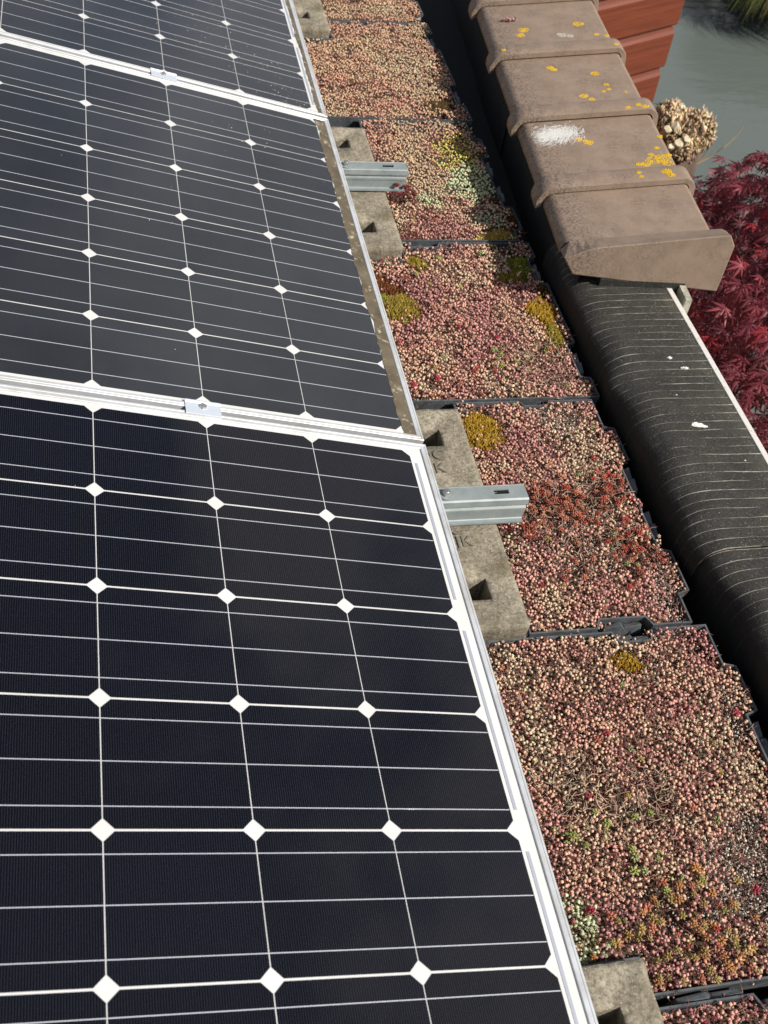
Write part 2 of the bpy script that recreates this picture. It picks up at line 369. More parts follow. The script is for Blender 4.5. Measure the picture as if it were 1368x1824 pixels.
# pale specks and droppings on the glass
def specks(p, centres, n, seed):
    b = MB(); rr = random.Random(seed)
    for cx_, cy_, sx_, sy_, q in centres:
        for k in range(q):
            x, y, s_ = rr.gauss(cx_, sx_), rr.gauss(cy_, sy_), rr.choice((.0005, .0006, .0008, .0008, .0014)); a0 = rr.uniform(0, 6)
            if x > -.002: continue
            b.poly([(x + s_ * rr.uniform(.5, 1.2) * math.cos(a0 + 6.283 * i / 6), y + s_ * rr.uniform(.5, 1.2) * math.sin(a0 + 6.283 * i / 6), .00135) for i in range(6)])
    o = b.build('specks', M['dropping'], panels[p]); o['kind'] = 'stuff'
specks(2, [(-.13, -.78, .05, .05, 60), (-.05, -.90, .03, .04, 60), (-.22, -.70, .06, .08, 40), (-.3, -.5, .2, .2, 60)], 0, 1)
specks(1, [(-.4, -.5, .3, .3, 20), (-.15, -.12, .08, .06, 14)], 0, 2)
# clamps between the panels
def clamp(k, label):
    t = empty('panel_clamp', local(k, -.319, .0245, .0030), (0, TILT, 0)); tag(t, label, 'clamp', 'clamps between the solar panels')
    b = MB(); hw = .026
    prof = [(-.0145, 0.0002), (-.0145, .0022), (-.0045, .0026), (-.0035, .0008), (.0095, .0012), (.0110, .0030), (.0140, .0030), (.0140, .0002)]
    n = len(prof)
    b.v = [(-hw, y, z) for y, z in prof] + [(hw, y, z) for y, z in prof]
    b.f = [tuple(range(n)), tuple(range(2 * n - 1, n - 1, -1))] + [(i, i + n, (i + 1) % n + n, (i + 1) % n) for i in range(n)]
    b.build('plate', M['clamp'], t, bevel=.0003)
    c = MB(); c.cyl((0, .003), .0056, .0009, .0042, 20, .0050)
    c.cyl((0, .003), .0028, .00425, .0044, 6)
    c.build('bolt', M['steel'], t, bevel=.0005)
clamp(0, 'small metal clamp with bolt between the nearest and the middle panel')
clamp(1, 'small metal clamp with bolt between the middle and the farthest panel')

# ------------------------------------------------------------------ concrete blocks, rails
ZB = -.150
def block(yf, label, letters=()):
    t = empty('concrete_block', (0, yf, ZB)); tag(t, label, 'concrete block', 'concrete blocks under the panel edge')
    xs = [-.035, .035, .119, .166]; ys = [0, -.052, -.094, -.392, -.434, -.486]; h = -.10
    bm = bmesh.new()
    V = {}
    def vv(x, y, z):
        k = (round(x, 4), round(y, 4), round(z, 4))
        if k not in V: V[k] = bm.verts.new((x, y, z))
        return V[k]
    def q(*p): bm.faces.new([vv(*a) for a in p])
    for i in range(3):
        for j in range(5):
            X0, X1, Y0, Y1 = xs[i], xs[i + 1], ys[j], ys[j + 1]
            if i == 1 and j in (1, 3):
                for z0, z1 in ((0, -.045), (-.045, -.09)):
                    q((X0, Y0, z0), (X0, Y1, z0), (X0, Y1, z1), (X0, Y0, z1)); q((X1, Y1, z0), (X1, Y0, z0), (X1, Y0, z1), (X1, Y1, z1))
                    q((X1, Y0, z0), (X0, Y0, z0), (X0, Y0, z1), (X1, Y0, z1)); q((X0, Y1, z0), (X1, Y1, z0), (X1, Y1, z1), (X0, Y1, z1))
                q((X0, Y0, -.09), (X0, Y1, -.09), (X1, Y1, -.09), (X1, Y0, -.09))
            else: q((X0, Y1, 0), (X1, Y1, 0), (X1, Y0, 0), (X0, Y0, 0))
    for i in range(3):
        q((xs[i + 1], 0, 0), (xs[i + 1], 0, h), (xs[i], 0, h), (xs[i], 0, 0)); q((xs[i], ys[5], 0), (xs[i], ys[5], h), (xs[i + 1], ys[5], h), (xs[i + 1], ys[5], 0))
    for j in range(5):
        q((xs[3], ys[j + 1], 0), (xs[3], ys[j + 1], h), (xs[3], ys[j], h), (xs[3], ys[j], 0)); q((xs[0], ys[j], 0), (xs[0], ys[j], h), (xs[0], ys[j + 1], h), (xs[0], ys[j + 1], 0))
    bmesh.ops.bevel(bm, geom=[e for e in bm.edges if len(e.link_faces) == 2 and e.calc_face_angle(0) > .6], offset=.0035, segments=2, affect='EDGES')
    bmesh.ops.triangulate(bm, faces=bm.faces)
    for _ in range(3):
        bmesh.ops.subdivide_edges(bm, edges=[e for e in bm.edges if e.calc_length() > .012], cuts=1)
        bmesh.ops.triangulate(bm, faces=[f for f in bm.faces if len(f.verts) > 3])
    bm.normal_update()
    for v_ in bm.verts:
        p = v_.co + Vector((0, yf, 0))
        v_.co += v_.normal * (.0016 * noise.noise(p * 55) + .0010 * noise.noise(p * 140))
    me = bpy.data.meshes.new('body'); bm.to_mesh(me); bm.free(); me.materials.append(M['concrete'])
    me.polygons.foreach_set('use_smooth', [True] * len(me.polygons))
    link('body', me, t)
    for s, x, y, size in letters:
        cu = bpy.data.curves.new('stamp', 'FONT'); cu.body = s; cu.size = size; cu.extrude = .0002; cu.align_x = 'CENTER'
        to = bpy.data.objects.new('tmp', cu); C.objects.link(to)
        dg = bpy.context.evaluated_depsgraph_get(); me = bpy.data.meshes.new_from_object(to.evaluated_get(dg)); bpy.data.objects.remove(to)
        me.materials.append(M['stamp']); link('lettering', me, t, (x, y, .0022))
block(.254, 'weathered concrete block with two holes and dark stamped letters, under the nearer rail', (('DC', .092, -.128, .034), ('K', .100, -.160, .034), ('K', .086, -.300, .030), ('JK', .103, -.326, .032)))
block(1.242, 'pale concrete block with two holes under the farther rail, beside the middle panel')
block(-.744, 'grey concrete block at the bottom edge beside orange tipped sedum')
block(2.248, 'concrete block at the top edge beside the farthest panel')

def rail(y, label):
    t = empty('mounting_rail', (0, y, -.1)); tag(t, label, 'rail', 'steel rails across the concrete blocks')
    xe = .213; xs0 = -1.3
    # near face profile in (y,z) going down
    prof = [(.012, 0), (-.0165, 0), (-.0195, -.002), (-.0205, -.010), (-.0165, -.0135), (-.0165, -.017), (-.0215, -.0195), (-.0215, -.0220), (-.0200, -.0235), (-.0200, -.0415), (-.0225, -.0430), (-.0285, -.0435), (-.0285, -.0455)]
    inner = [(p[0] + .002, p[1] - .002) for p in prof[1:-2]]
    b = MB()
    sx0, sx1, sy0, sy1 = .158, .183, -.006, .0035      # slot through the top plate
    b.box((xs0, sy1, -.002), (xe, .012, 0)); b.box((xs0, -.0165, -.002), (xe, sy0, 0))
    b.box((xs0, sy0, -.002), (sx0, sy1, 0)); b.box((sx1, sy0, -.002), (xe, sy1, 0))
    for ya in (1,):
        for k in range(1, len(prof) - 1):
            b.poly([(xs0, *prof[k]), (xe - .10 * abs(prof[k][1]) * (k > 3), *prof[k]), (xe - .10 * abs(prof[k + 1][1]) * (k > 2), *prof[k + 1]), (xs0, *prof[k + 1])])
    mirror = [(-.0045 * 2 - p[0] + .0045, p[1]) for p in prof[1:]]
    mirror = [(.012 - (p[0] + .0165), p[1]) for p in prof[1:]]
    for k in range(len(mirror) - 1):
        b.poly([(xs0, *mirror[k + 1]), (xe, *mirror[k + 1]), (xe, *mirror[k]), (xs0, *mirror[k])])
    o = b.build('profile', M['galv'], t)
    sm = o.modifiers.new('thick', 'SOLIDIFY'); sm.thickness = .0012; sm.offset = -1
    w_ = MB(); w_.cyl((.0765, -.003), .0125, .0002, .0022, 28); wo = w_.build('washer', M['galv'], t, bevel=.0006)
    c = MB(); c.cyl((.0765, -.003), .0072, .0022, .0092, 6, .0070); c.cyl((.0765, -.003), .0045, .0092, .0100, 14, .0040)
    c.build('bolt', M['steel'], t, bevel=.0006)
    f = MB(); f.box((-.30, -.014, .0002), (.010, .009, .0030)); f.hexa([(-.012, -.014, .003), (-.006, -.014, .003), (-.006, .009, .003), (-.012, .009, .003)], [(-.012, -.014, .064), (-.006, -.014, .062), (-.006, .009, .062), (-.012, .009, .064)])
    f.build('bracket', M['galv'], t)
rail(.000, 'nearer galvanised steel rail end with a bolt, poking out past the nearest panel')
rail(.990, 'farther galvanised steel rail end with a dark red sprig lying on its corner')
rail(1.982, 'galvanised rail end only just in view at the top edge')

# ------------------------------------------------------------------ parapet with rubber membrane
pw = empty('parapet', (.6, .5, -.27)); tag(pw, 'low parapet wrapped in wrinkled black rubber sheet with a pale edge strip', 'parapet')
TI = lambda y: .487 + max(0, .085 * (y - .57))
def membrane(yA, yB, lift, top_only=False, step=.004):
    prof = [(0, -.28), (0, -.25), (.001, -.22), (.002, -.19), (.002, -.165), (.004, -.151), (.008, -.141), (.017, -.1315), (.029, -.1250), (.044, -.1214), (.064, -.120), (.100, -.1195), (.150, -.1195), (.198, -.1195)]
    n = int((yB - yA) / step); V = []; k = len(prof)
    # smooth profile resample
    for i in range(n + 1):
        y = yA + (yB - yA) * i / n
        wav = .017 * noise.noise(Vector((y * 5.1, 3.3, 0))) + .012 * noise.noise(Vector((y * 12, 7.7, 0))) + .003 * noise.noise(Vector((y * 37, 1.7, 0)))
        for j, (dx, z) in enumerate(prof):
            t = min(1, max(0, (j - 2) / 5)) * (1 if j < 9 else max(0, (13 - j) / 5))
            fl = min(1, max(0, (-.06 - y) / .22)); x = .480 + .024 * fl * fl * (3 - 2 * fl) * max(0, 1 - dx / .15) + dx + lift * (-1 if j < 7 else -.2) + wav * t
            zz = z + lift * (0 if j < 5 else 1) + .6 * wav * t + .0007 * noise.noise(Vector((x * 30, y * 50, 1)))
            V.append((x - pw.location.x, y - pw.location.y, zz - pw.location.z))
    F = [(i * k + j, i * k + j + 1, (i + 1) * k + j + 1, (i + 1) * k + j) for i in range(n) for j in range(k - 1)]
    F = [f[::-1] for f in F]
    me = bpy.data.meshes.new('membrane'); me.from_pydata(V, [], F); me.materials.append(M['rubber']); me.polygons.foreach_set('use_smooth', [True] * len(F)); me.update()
    o = link('membrane', me, pw)
    s = o.modifiers.new('sub', 'SUBSURF'); s.levels = 1; s.render_levels = 1
    return o
fs = membrane(-.1345, .74, .0018); fs['label'] = 'overlapping black rubber sheet'; sm_ = fs.modifiers.new('thick', 'SOLIDIFY'); sm_.thickness = .004; sm_.offset = -1
membrane(-2.2, -.118, .0)
def rel(b, o): b.v = [(x - o.location.x, y - o.location.y, z - o.location.z) for x, y, z in b.v]; return b
b = MB(); b.box((.678, -2.2, -.1182), (.6895, .66, -.1125)); b.box((.6875, -2.2, -.155), (.6915, .66, -.1183))
rel(b, pw).build('edge_strip', M['trim'], pw, bevel=.001)
b = MB(); b.box((.535, -2.2, -.30), (.672, .55, -.150)); rel(b, pw).build('core', M['masonry'], pw)
def blob(cx, cy, z, r, n=14, seed=0, ax=1.5):
    b = MB(); pts = []
    for i in range(n):
        a = 2 * math.pi * i / n; rr = r * (1 + .45 * fbm(math.cos(a), math.sin(a), 1.6, seed)); pts.append((cx + rr * ax * math.cos(a), cy + rr * math.sin(a)))
    b.prism(pts, z - .001, z + .0012); return b
for i, (x, y, r) in enumerate(((.586, .1536, .0085), (.602, .341, .004), (.623, .311, .004), (.640, .06, .0016), (.575, .235, .0014))):
    b = MB(); rr = random.Random(i)
    for q in range(12):
        k = blob(x + rr.gauss(0, r * .55), y + rr.gauss(0, r * .28), -.1146 + .0001 * q, r * rr.uniform(.12, .5), n=11, seed=i * 3.7 + q, ax=rr.uniform(1, 1.9)); n0 = len(b.v); b.v += k.v; b.f += [tuple(v + n0 for v in f) for f in k.f]
    rel(b, pw).build('bird_dropping', M['dropping'], pw)

# upstand behind the coping row (black sheet) and the pale masonry end
TU = Vector((.08499839, .99638109, 0)); TV = Vector((.98467, -.08400, .152986)); TW = Vector((-.152432, .013004, .988247)); TO = Vector((.44359, .58125, -.055))
TL = Vector((.99638, -.085, 0))
wl = empty('coping_wall', (.55, .8, -.27)); tag(wl, 'raised wall wrapped in black rubber sheet beneath the brown coping tiles', 'wall')
def upright(s0, s1, off, zb, zt, name, bow=0, slant=0):
    V = []; n = 90; kz = 14
    for i in range(n + 1):
        for j in range(kz + 1):
            s_ = s0 + (s1 - s0) * i / n + slant * (j / kz) * (1 - i / n); z = zb + (zt - zb) * j / kz
            p = Vector((.492, .57, 0)) + TU * s_ + TL * (off + .003 * noise.noise(Vector((s_ * 5, z * 9, 2))))
            V.append((p.x - wl.location.x, p.y - wl.location.y, z - wl.location.z))
    F = [(i * (kz + 1) + j, i * (kz + 1) + j + 1, (i + 1) * (kz + 1) + j + 1, (i + 1) * (kz + 1) + j) for i in range(n) for j in range(kz)]
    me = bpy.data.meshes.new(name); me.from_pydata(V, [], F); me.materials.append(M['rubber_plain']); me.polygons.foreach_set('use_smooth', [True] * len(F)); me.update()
    return link(name, me, wl)
upright(.02, 3.2, 0, -.28, -.070, 'membrane')
upright(.76, 1.10, -.004, -.28, -.071, 'membrane', slant=-.0)['label'] = 'overlapping black rubber sheet'
b = MB(); q0 = Vector((.500, .53, 0)); 
pts = [q0 + TL * .03 + TU * .045, q0 + TL * .212 + TU * .045, q0 + TL * .212 + TU * 3.2, q0 + TL * .03 + TU * 3.2]
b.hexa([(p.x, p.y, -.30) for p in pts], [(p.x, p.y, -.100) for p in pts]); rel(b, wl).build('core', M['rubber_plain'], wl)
b = MB(); pts = [q0 + TL * .200 - TU * .004, q0 + TL * .2135 - TU * .004, q0 + TL * .2135 + TU * 3.2, q0 + TL * .200 + TU * 3.2]
b.hexa([(p.x, p.y, -.30) for p in pts], [(p.x, p.y, -.104) for p in pts]); rel(b, wl).build('masonry', M['masonry'], wl)
b = MB(); pts = [q0 + TL * .15 - TU * .002, q0 + TL * .213 - TU * .002, q0 + TL * .213 + TU * 3.2, q0 + TL * .15 + TU * 3.2]
b.hexa([(p.x, p.y, -2.6) for p in pts], [(p.x, p.y, -.305) for p in pts]); rel(b, wl).build('outer_wall', M['brick'], wl)

# ------------------------------------------------------------------ coping tiles
TM = Matrix(((TV.x, TU.x, TW.x, TO.x), (TV.y, TU.y, TW.y, TO.y), (TV.z, TU.z, TW.z, TO.z), (0, 0, 0, 1)))   # local x = v, y = u, z = w
def section(off, inner=False, vl=.006, vr=.319, rl=.026, rr=.012, dl=.046, dr=.052):
    pts = [(vl - off, -dl)]
    for k in range(19):
        a = math.pi - math.pi / 2 * k / 18; pts.append((vl + rl + (rl + off) * math.cos(a), -rl + (rl + off) * math.sin(a)))
    for k in range(19):
        a = math.pi / 2 - math.pi / 2 * k / 18; pts.append((vr - rr + (rr + off) * math.cos(a), -rr + (rr + off) * math.sin(a)))
    pts.append((vr + off, -dr)); return pts
def loft(rings, cap=True):
    b = MB(); n = len(rings[0])
    for r in rings: b.v += r
    for i in range(len(rings) - 1):
        for j in range(n - 1): b.f.append((i * n + j, i * n + j + 1, (i + 1) * n + j + 1, (i + 1) * n + j))
    return b
def tile_mesh():
    # outer skin front to back, then inner skin back to front, closed into a shell
    o = lambda off, u, wz=0: [(x, u, z + wz) for x, z in section(off, dl=.022 + max(0, off) * .55, dr=.036 + max(0, off))]
    rings = [o(.0035, -.001), o(.0150, -.001), o(.0162, .0010), o(.0155, .050), o(.0130, .056), o(.0035, .065), o(.0, .070), o(.0, .36), o(-.012, .36), o(-.012, .07), o(.0035, .055), o(.0035, -.001)]
    b = loft(rings); n = len(rings[0])
    for i in range(len(rings) - 1):     # close the two long lower edges
        pass
    for e in (0, n - 1):
        pairs = [(1, 10), (2, 10), (3, 10), (4, 10), (5, 9), (6, 9), (7, 8)]
        for a in range(1, 7):
            pa, pb = dict(pairs)[a], dict(pairs)[a + 1]
            q = [a * n + e, (a + 1) * n + e, pb * n + e] + ([pa * n + e] if pa != pb else [])
            b.f.append(tuple(q if e else q[::-1]))
    me = b.mesh('body', M['tile'], True); me.set_sharp_from_angle(angle=.6); return me
tile_me = tile_mesh()
def lichen(parent, u0, spots, mat='lichen', name='lichen', base=.0, h=.0016):
    for i, (u, v_, r) in enumerate(spots):
        r *= 1.2
        b = MB(); rr = random.Random(int(u * 10000) + 7 * i)
        for k in range(int(14 + r * 5200)):
            a = rr.uniform(0, 6.283); d = r * math.sqrt(rr.random()) * 1.05; s_ = rr.uniform(.0012, .0032)
            cx, cy = v_ + d * math.cos(a) * .9, (u - u0) + d * math.sin(a) * .75; n = 6; a0 = rr.uniform(0, 1)
            z1 = base + rr.uniform(.3, 1) * h
            ring = [(cx + s_ * rr.uniform(.6, 1.2) * math.cos(a0 + 6.283 * q / n), cy + s_ * rr.uniform(.6, 1.2) * math.sin(a0 + 6.283 * q / n)) for q in range(n)]
            nn = len(b.v); b.v += [(x, y, base - .0004) for x, y in ring] + [(cx, cy, z1)]
            b.f += [(nn + q, nn + (q + 1) % n, nn + n) for q in range(n)]
        b.build(name, M[mat], parent)
TF = [.228, .526, .832, 1.137, 1.442]
tl_labels = ['brown coping tile with a white feathery bird dropping and a bright yellow lichen cluster',
             'brown coping tile with scattered small yellow lichen, second behind the end tile',
             'brown coping tile with two clear yellow lichen spots and a pale lichen mark',
             'brown coping tile with a pink sprig on it, cut off by the top edge', 'brown coping tile beyond the top edge']
spots_all = [(1.0044, .2496, .0132), (.9903, .1029, .0129), (.9633, .0907, .01), (.7812, .1311, .008), (.7700, .139, .007), (.7377, .2329, .0096), (.6332, .1821, .0095), (.6147, .1981, .007), (.6792, .2468, .0060), (.6568, .2484, .0045), (.648, .2327, .004), (.6379, .2845, .0035), (.5705, .3005, .006),
 (.442, .1269, .0090), (.4243, .1485, .010), (.4326, .1414, .005), (.3312, .2711, .017), (.34, .2923, .015), (.3159, .2982, .012), (.318, .2489, .010), (.3547, .271, .007), (.3489, .3076, .006), (.3215, .2347, .006), (.4291, .3099, .006), (.383, .2912, .005), (.9319, .3063, .0058), (.9417, .2825, .005), (.8900, .3102, .005)]
spots_collar = [(.2595, .2767, .010), (.2429, .2832, .008), (.247, .2183, .0045), (.263, .2175, .0045), (.5366, .3017, .008), (.5463, .2883, .006), (.5362, .2629, .006), (.8565, .0288, .004), (.8497, .310, .005)]
tiles = []
for i, u0 in enumerate(TF):
    t = empty('coping_tile'); t.matrix_world = TM @ Matrix.Translation((rnd.uniform(-.002, .002), u0, rnd.uniform(-.001, .001))) @ Matrix.Rotation(rnd.uniform(-.006, .006), 4, 'Z')
    tag(t, tl_labels[i], 'coping tile', 'brown coping tiles along the wall'); link('body', tile_me, t); tiles.append(t)
    lichen(t, u0, [s for s in spots_all if u0 + .082 < s[0] < u0 + .31])
    lichen(t, u0, [s for s in spots_collar if u0 - .01 < s[0] < u0 + .06], base=.0160)
lichen(tiles[2], .832, [(.9477, .198, .010), (.9420, .215, .008), (.955, .190, .006)], 'pale_lichen')
# white feathery dropping
b = MB(); rr = random.Random(5)
for k in range(1150):
    v_ = .086 + rr.gauss(0, .027); u_ = .472 + .12 * (v_ - .086) + rr.gauss(0, .017)
    a = 3.75 + rr.gauss(0, .55) + 6 * (v_ - .086); ln_ = rr.uniform(.006, .028); wd = rr.uniform(.0003, .0009)
    v_ = min(max(v_, .030), .148); ux, uy = math.cos(a), math.sin(a)
    e = (v_ + ux * ln_, u_ - .228 + uy * ln_)
    if not (.022 < e[0] < .15): continue
    zt = rr.uniform(.0004, .0014); b.poly([(v_ - uy * wd, u_ - .228 + ux * wd, zt), (v_ + uy * wd, u_ - .228 - ux * wd, zt), (e[0], e[1], .0006), ])
b.build('bird_dropping', M['dropping'], tiles[0])['label'] = 'white feathery bird dropping'
# pink sprig on the far tile
sg = empty('sedum_sprig', TM @ Vector((.0735, 1.04, .003))); tag(sg, 'small pink sedum sprig lying on the top coping tile', 'sprig')
b = MB()
for k in range(5):
    x = -.014 + .007 * k; b.tube([(x, .004 * math.sin(k), 0), (x + .004, .006 * math.sin(k * 2), .005), (x + .007, -.004, .004)], [.003, .0042, .0015], 6)
# end tile
et = empty('coping_end_tile'); et.matrix_world = TM; tag(et, 'brown end tile of the coping with a closed slanted front face', 'coping tile', 'brown coping tiles along the wall')
sg.matrix_world = TM @ Matrix.Translation((.0735, 1.132 - .09, .003))
m = Mat('pink_sprig', .6, (.42, .22, .20)); b.build('stem', m.m, sg, smooth=True)
face = [(.001, .001), (.022, -.042), (.176, -.0775), (.333, -.1135), (.349, -.005), (.336, .0235), (.322, .0235), (.075, .0185), (.056, .0165), (.040, .0115), (.024, .006)]
def plate(u0, u1, shrink, top=.0012):
    b = MB(); n = len(face); b.v = [(x, u0, z) for x, z in face]; cx, cz = .18, -.03
    body_z = lambda x: top if x > .032 else -.026 + math.sqrt(max(0, .026 ** 2 - (.032 - max(x, .0065)) ** 2)) + top
    back = [(max(x, .0065), u1, min(z, body_z(x)) if z > -.02 else z) for x, z in face]
    b.v += back
    b.f = [tuple(range(n - 1, -1, -1)), tuple(range(n, 2 * n))] + [(i, (i + 1) % n, (i + 1) % n + n, i + n) for i in range(n)]
    b.f = [tuple(reversed(f)) for f in b.f]
    return b
plate(0, .0575, 0).build('front_face', M['tile'], et, bevel=.0025, seg=2)
o = lambda off, u: [(x, u, z) for x, z in section(off)]
o = lambda off, u: [(x, u, z) for x, z in section(off, dl=.022, dr=.036)]
e_b = loft([o(.0, .057), o(.0, .285), o(-.012, .285), o(-.012, .045)])
e_o = e_b.build('body', M['tile'], et, smooth=True); e_o.data.set_sharp_from_angle(angle=.6)

# ------------------------------------------------------------------ sedum trays
def poly_inside(px, py, poly):
    n = len(poly); ins = np.zeros(len(px), bool); j = n - 1
    for i in range(n):
        xi, yi = poly[i]; xj, yj = poly[j]
        c = ((yi > py) != (yj > py)) & (px < (xj - xi) * (py - yi) / (yj - yi + 1e-12) + xi); ins ^= c; j = i
    return ins
IN, OUT = .446, .4655
def right_edge(yf, yn, pat, dx):
    """right side from far to near; pat list of (offset from far edge, state)"""
    pts = []
    for i, (a, st) in enumerate(pat):
        x = (OUT if st else IN) + dx; e = pat[i + 1][0] if i + 1 < len(pat) else yf - yn
        pts += [(x, yf - a - .003), (x, yf - e + .003)]
    pts[0] = (pts[0][0], yf); pts[-1] = (pts[-1][0], yn)
    return pts
PB = [(0, 0), (.078, 1), (.167, 0), (.378, 1), (.470, 0)]
PA = [(0, 1), (.056, 0), (.145, 1), (.348, 0), (.448, 1)]
def offset_poly(poly, d):
    n = len(poly); out = []
    for i in range(n):
        p0, p1, p2 = Vector(poly[i - 1]), Vector(poly[i]), Vector(poly[(i + 1) % n])
        e1 = (p1 - p0).normalized(); e2 = (p2 - p1).normalized(); n1 = Vector((-e1.y, e1.x)); n2 = Vector((-e2.y, e2.x))
        k = (n1 + n2) / max(.3, 1 + n1.dot(n2)); out.append((p1.x + k.x * d, p1.y + k.y * d))
    return out
ZR = -.176
# head templates
def ico(sub):
    bm = bmesh.new(); bmesh.ops.create_icosphere(bm, subdivisions=sub, radius=1)
    bm.verts.index_update()
    V = np.array([v.co[:] for v in bm.verts]); F = np.array([[v.index for v in f.verts] for f in bm.faces]); bm.free(); return V, F
I1, I1F = ico(2); I0, I0F = ico(1)
def bead(g):
    V = [(0, 0, 1.0)]; F = []
    for r_, (z, rad) in enumerate(((.62, .72), (.0, 1.0), (-.6, .74))):
        for k in range(6):
            a = 6.283 * (k + .5 * r_) / 6; f = (1.2 if (k + r_) % 2 else .84) * g.uniform(.93, 1.07); V.append((rad * f * math.cos(a), rad * f * math.sin(a), z * f))
    V.append((0, 0, -1.0))
    for k in range(6):
        j = (k + 1) % 6; F += [(0, 1 + k, 1 + j), (19, 13 + j, 13 + k)]
        for r_ in (0, 1): A = 1 + 6 * r_; F += [(A + k, A + 6 + k, A + j), (A + j, A + 6 + k, A + 6 + j)]
    return np.array(V), np.array(F)
heads = [bead(np.random.default_rng(q)) for q in range(3)]
heads_old = []
for s_ in range(3):
    g = np.random.default_rng(s_); d = 1 + g.choice([-.22, -.05, .17], len(I1)); V = I1 * d[:, None]; V[:, 2] *= .95; heads_old.append((V, I1F))
def octa(): return np.array([(1, 0, 0), (-1, 0, 0), (0, 1, 0), (0, -1, 0), (0, 0, 1), (0, 0, -1)], float), np.array([(0, 2, 4), (2, 1, 4), (1, 3, 4), (3, 0, 4), (2, 0, 5), (1, 2, 5), (3, 1, 5), (0, 3, 5)])
O8, O8F = octa()
def star(n=6, up=.55):
    V = []; F = []; g = random.Random(n)
    for ring, (cnt, el, ln_) in enumerate(((n, .2, 1.0), (n - 2, .75, .8), (2, 1.25, .55))):
        for k in range(cnt):
            a = 6.283 * (k + .5 * ring) / cnt + g.uniform(-.15, .15); e = el + g.uniform(-.1, .1)
            d = np.array([math.cos(a) * math.cos(e), math.sin(a) * math.cos(e), math.sin(e)]); sd_ = np.array([-math.sin(a), math.cos(a), 0]); u_ = np.cross(d, sd_)
            b0 = len(V); V += [d * .05, d * .55 * ln_ + sd_ * .24, d * .55 * ln_ - sd_ * .24, d * .6 * ln_ - u_ * .13, d * .5 * ln_ + u_ * .10, d * ln_]
            F += [(b0, b0 + 1, b0 + 3), (b0, b0 + 3, b0 + 2), (b0 + 1, b0 + 5, b0 + 3), (b0 + 3, b0 + 5, b0 + 2), (b0, b0 + 4, b0 + 1), (b0, b0 + 2, b0 + 4), (b0 + 1, b0 + 4, b0 + 5), (b0 + 4, b0 + 2, b0 + 5)]
    return np.array(V), np.array(F)
ST, STF = star()
# patches: x, y, rx, ry, kind
PATCH = [(.205, .225, .045, .055, 'gold'), (.310, -.297, .026, .020, 'gold'), (.197, .742, .022, .028, 'olive'), (.424, .735, .026, .036, 'lime'), (.395, .690, .034, .022, 'olive'), (.427, .575, .034, .062, 'gold'),
 (.100, .655, .045, .05, 'redmoss'), (.128, .590, .050, .050, 'olive'), (.100, .620, .022, .030, 'lime'), (.378, 1.165, .062, .10, 'yellow'), (.400, 1.045, .075, .10, 'pale'), (.39, .73, .05, .05, 'pale2'), (.43, .50, .02, .05, 'olive'), (.40, .90, .045, .035, 'pale'), (.40, .83, .05, .03, 'yellow'), (.400, .842, .040, .030, 'gold2'), (.452, .892, .016, .034, 'darkmoss'), (.436, .985, .020, .020, 'darkmoss'), (.45, .64, .016, .02, 'darkmoss'),
 (.277, .975, .036, .034, 'pale'), (.204, 1.00, .050, .030, 'maroon'), (.420, .082, .040, .060, 'red'), (.318, .030, .095, .055, 'red'), (.222, -.005, .040, .040, 'red'), (.405, -.070, .040, .060, 'red'), (.30, -.11, .04, .04, 'redthin'),
 (.112, -.700, .030, .062, 'pale'), (.190, -.735, .070, .060, 'orange'), (.270, -.690, .060, .060, 'orange'), (.30, -.76, .08, .03, 'orange'), (.385, .420, .060, .080, 'stems'), (.375, .430, .030, .030, 'greens'), (.29, .47, .03, .03, 'greens'), (.30, .40, .03, .03, 'greens'),
 (.437, -.165, .034, .060, 'gravel'), (.372, -.650, .070, .090, 'gravel'), (.385, .255, .060, .035, 'gravel'), (.472, 1.25, .05, .12, 'pale2'), (.363, 1.96, .05, .04, 'pale2'), (.36, 1.60, .10, .2, 'pale2'), (.445, -.39, .03, .05, 'gravel'), (.155, -.50, .05, .06, 'stems'), (.24, -.52, .08, .07, 'stems'),
 (.34, .0, .09, .09, 'stems'), (.20, -.58, .09, .05, 'greens'), (.13, -.42, .04, .06, 'pale2'), (.40, -.45, .06, .10, 'pale2'), (.195, -.05, .03, .06, 'pale2'), (.107, -.29, .03, .04, 'pale2'), (.36, .09, .06, .05, 'stems'), (.28, -.08, .08, .06, 'gravelthin'),
 (.20, .84, .03, .025, 'maroon'), (.40, 1.42, .05, .03, 'darkmoss2')]
def patch_at(x, y):
    out = {}
    for px, py, rx, ry, kd in PATCH:
        d = math.hypot((x - px) / rx, (y - py) / ry)
        d += .55 * noise.noise(Vector((x * 38, y * 38, px * 9))) + .30 * noise.noise(Vector((x * 120, y * 120, px * 9)))
        if d < 1: out[kd] = max(out.get(kd, 0), 1 - d)
    return out
COL = {'gold': (.33, .20, .022), 'gold2': (.44, .32, .07), 'olive': (.24, .18, .028), 'lime': (.22, .24, .025), 'redmoss': (.13, .040, .014), 'darkmoss': (.085, .048, .010), 'darkmoss2': (.08, .05, .02)}
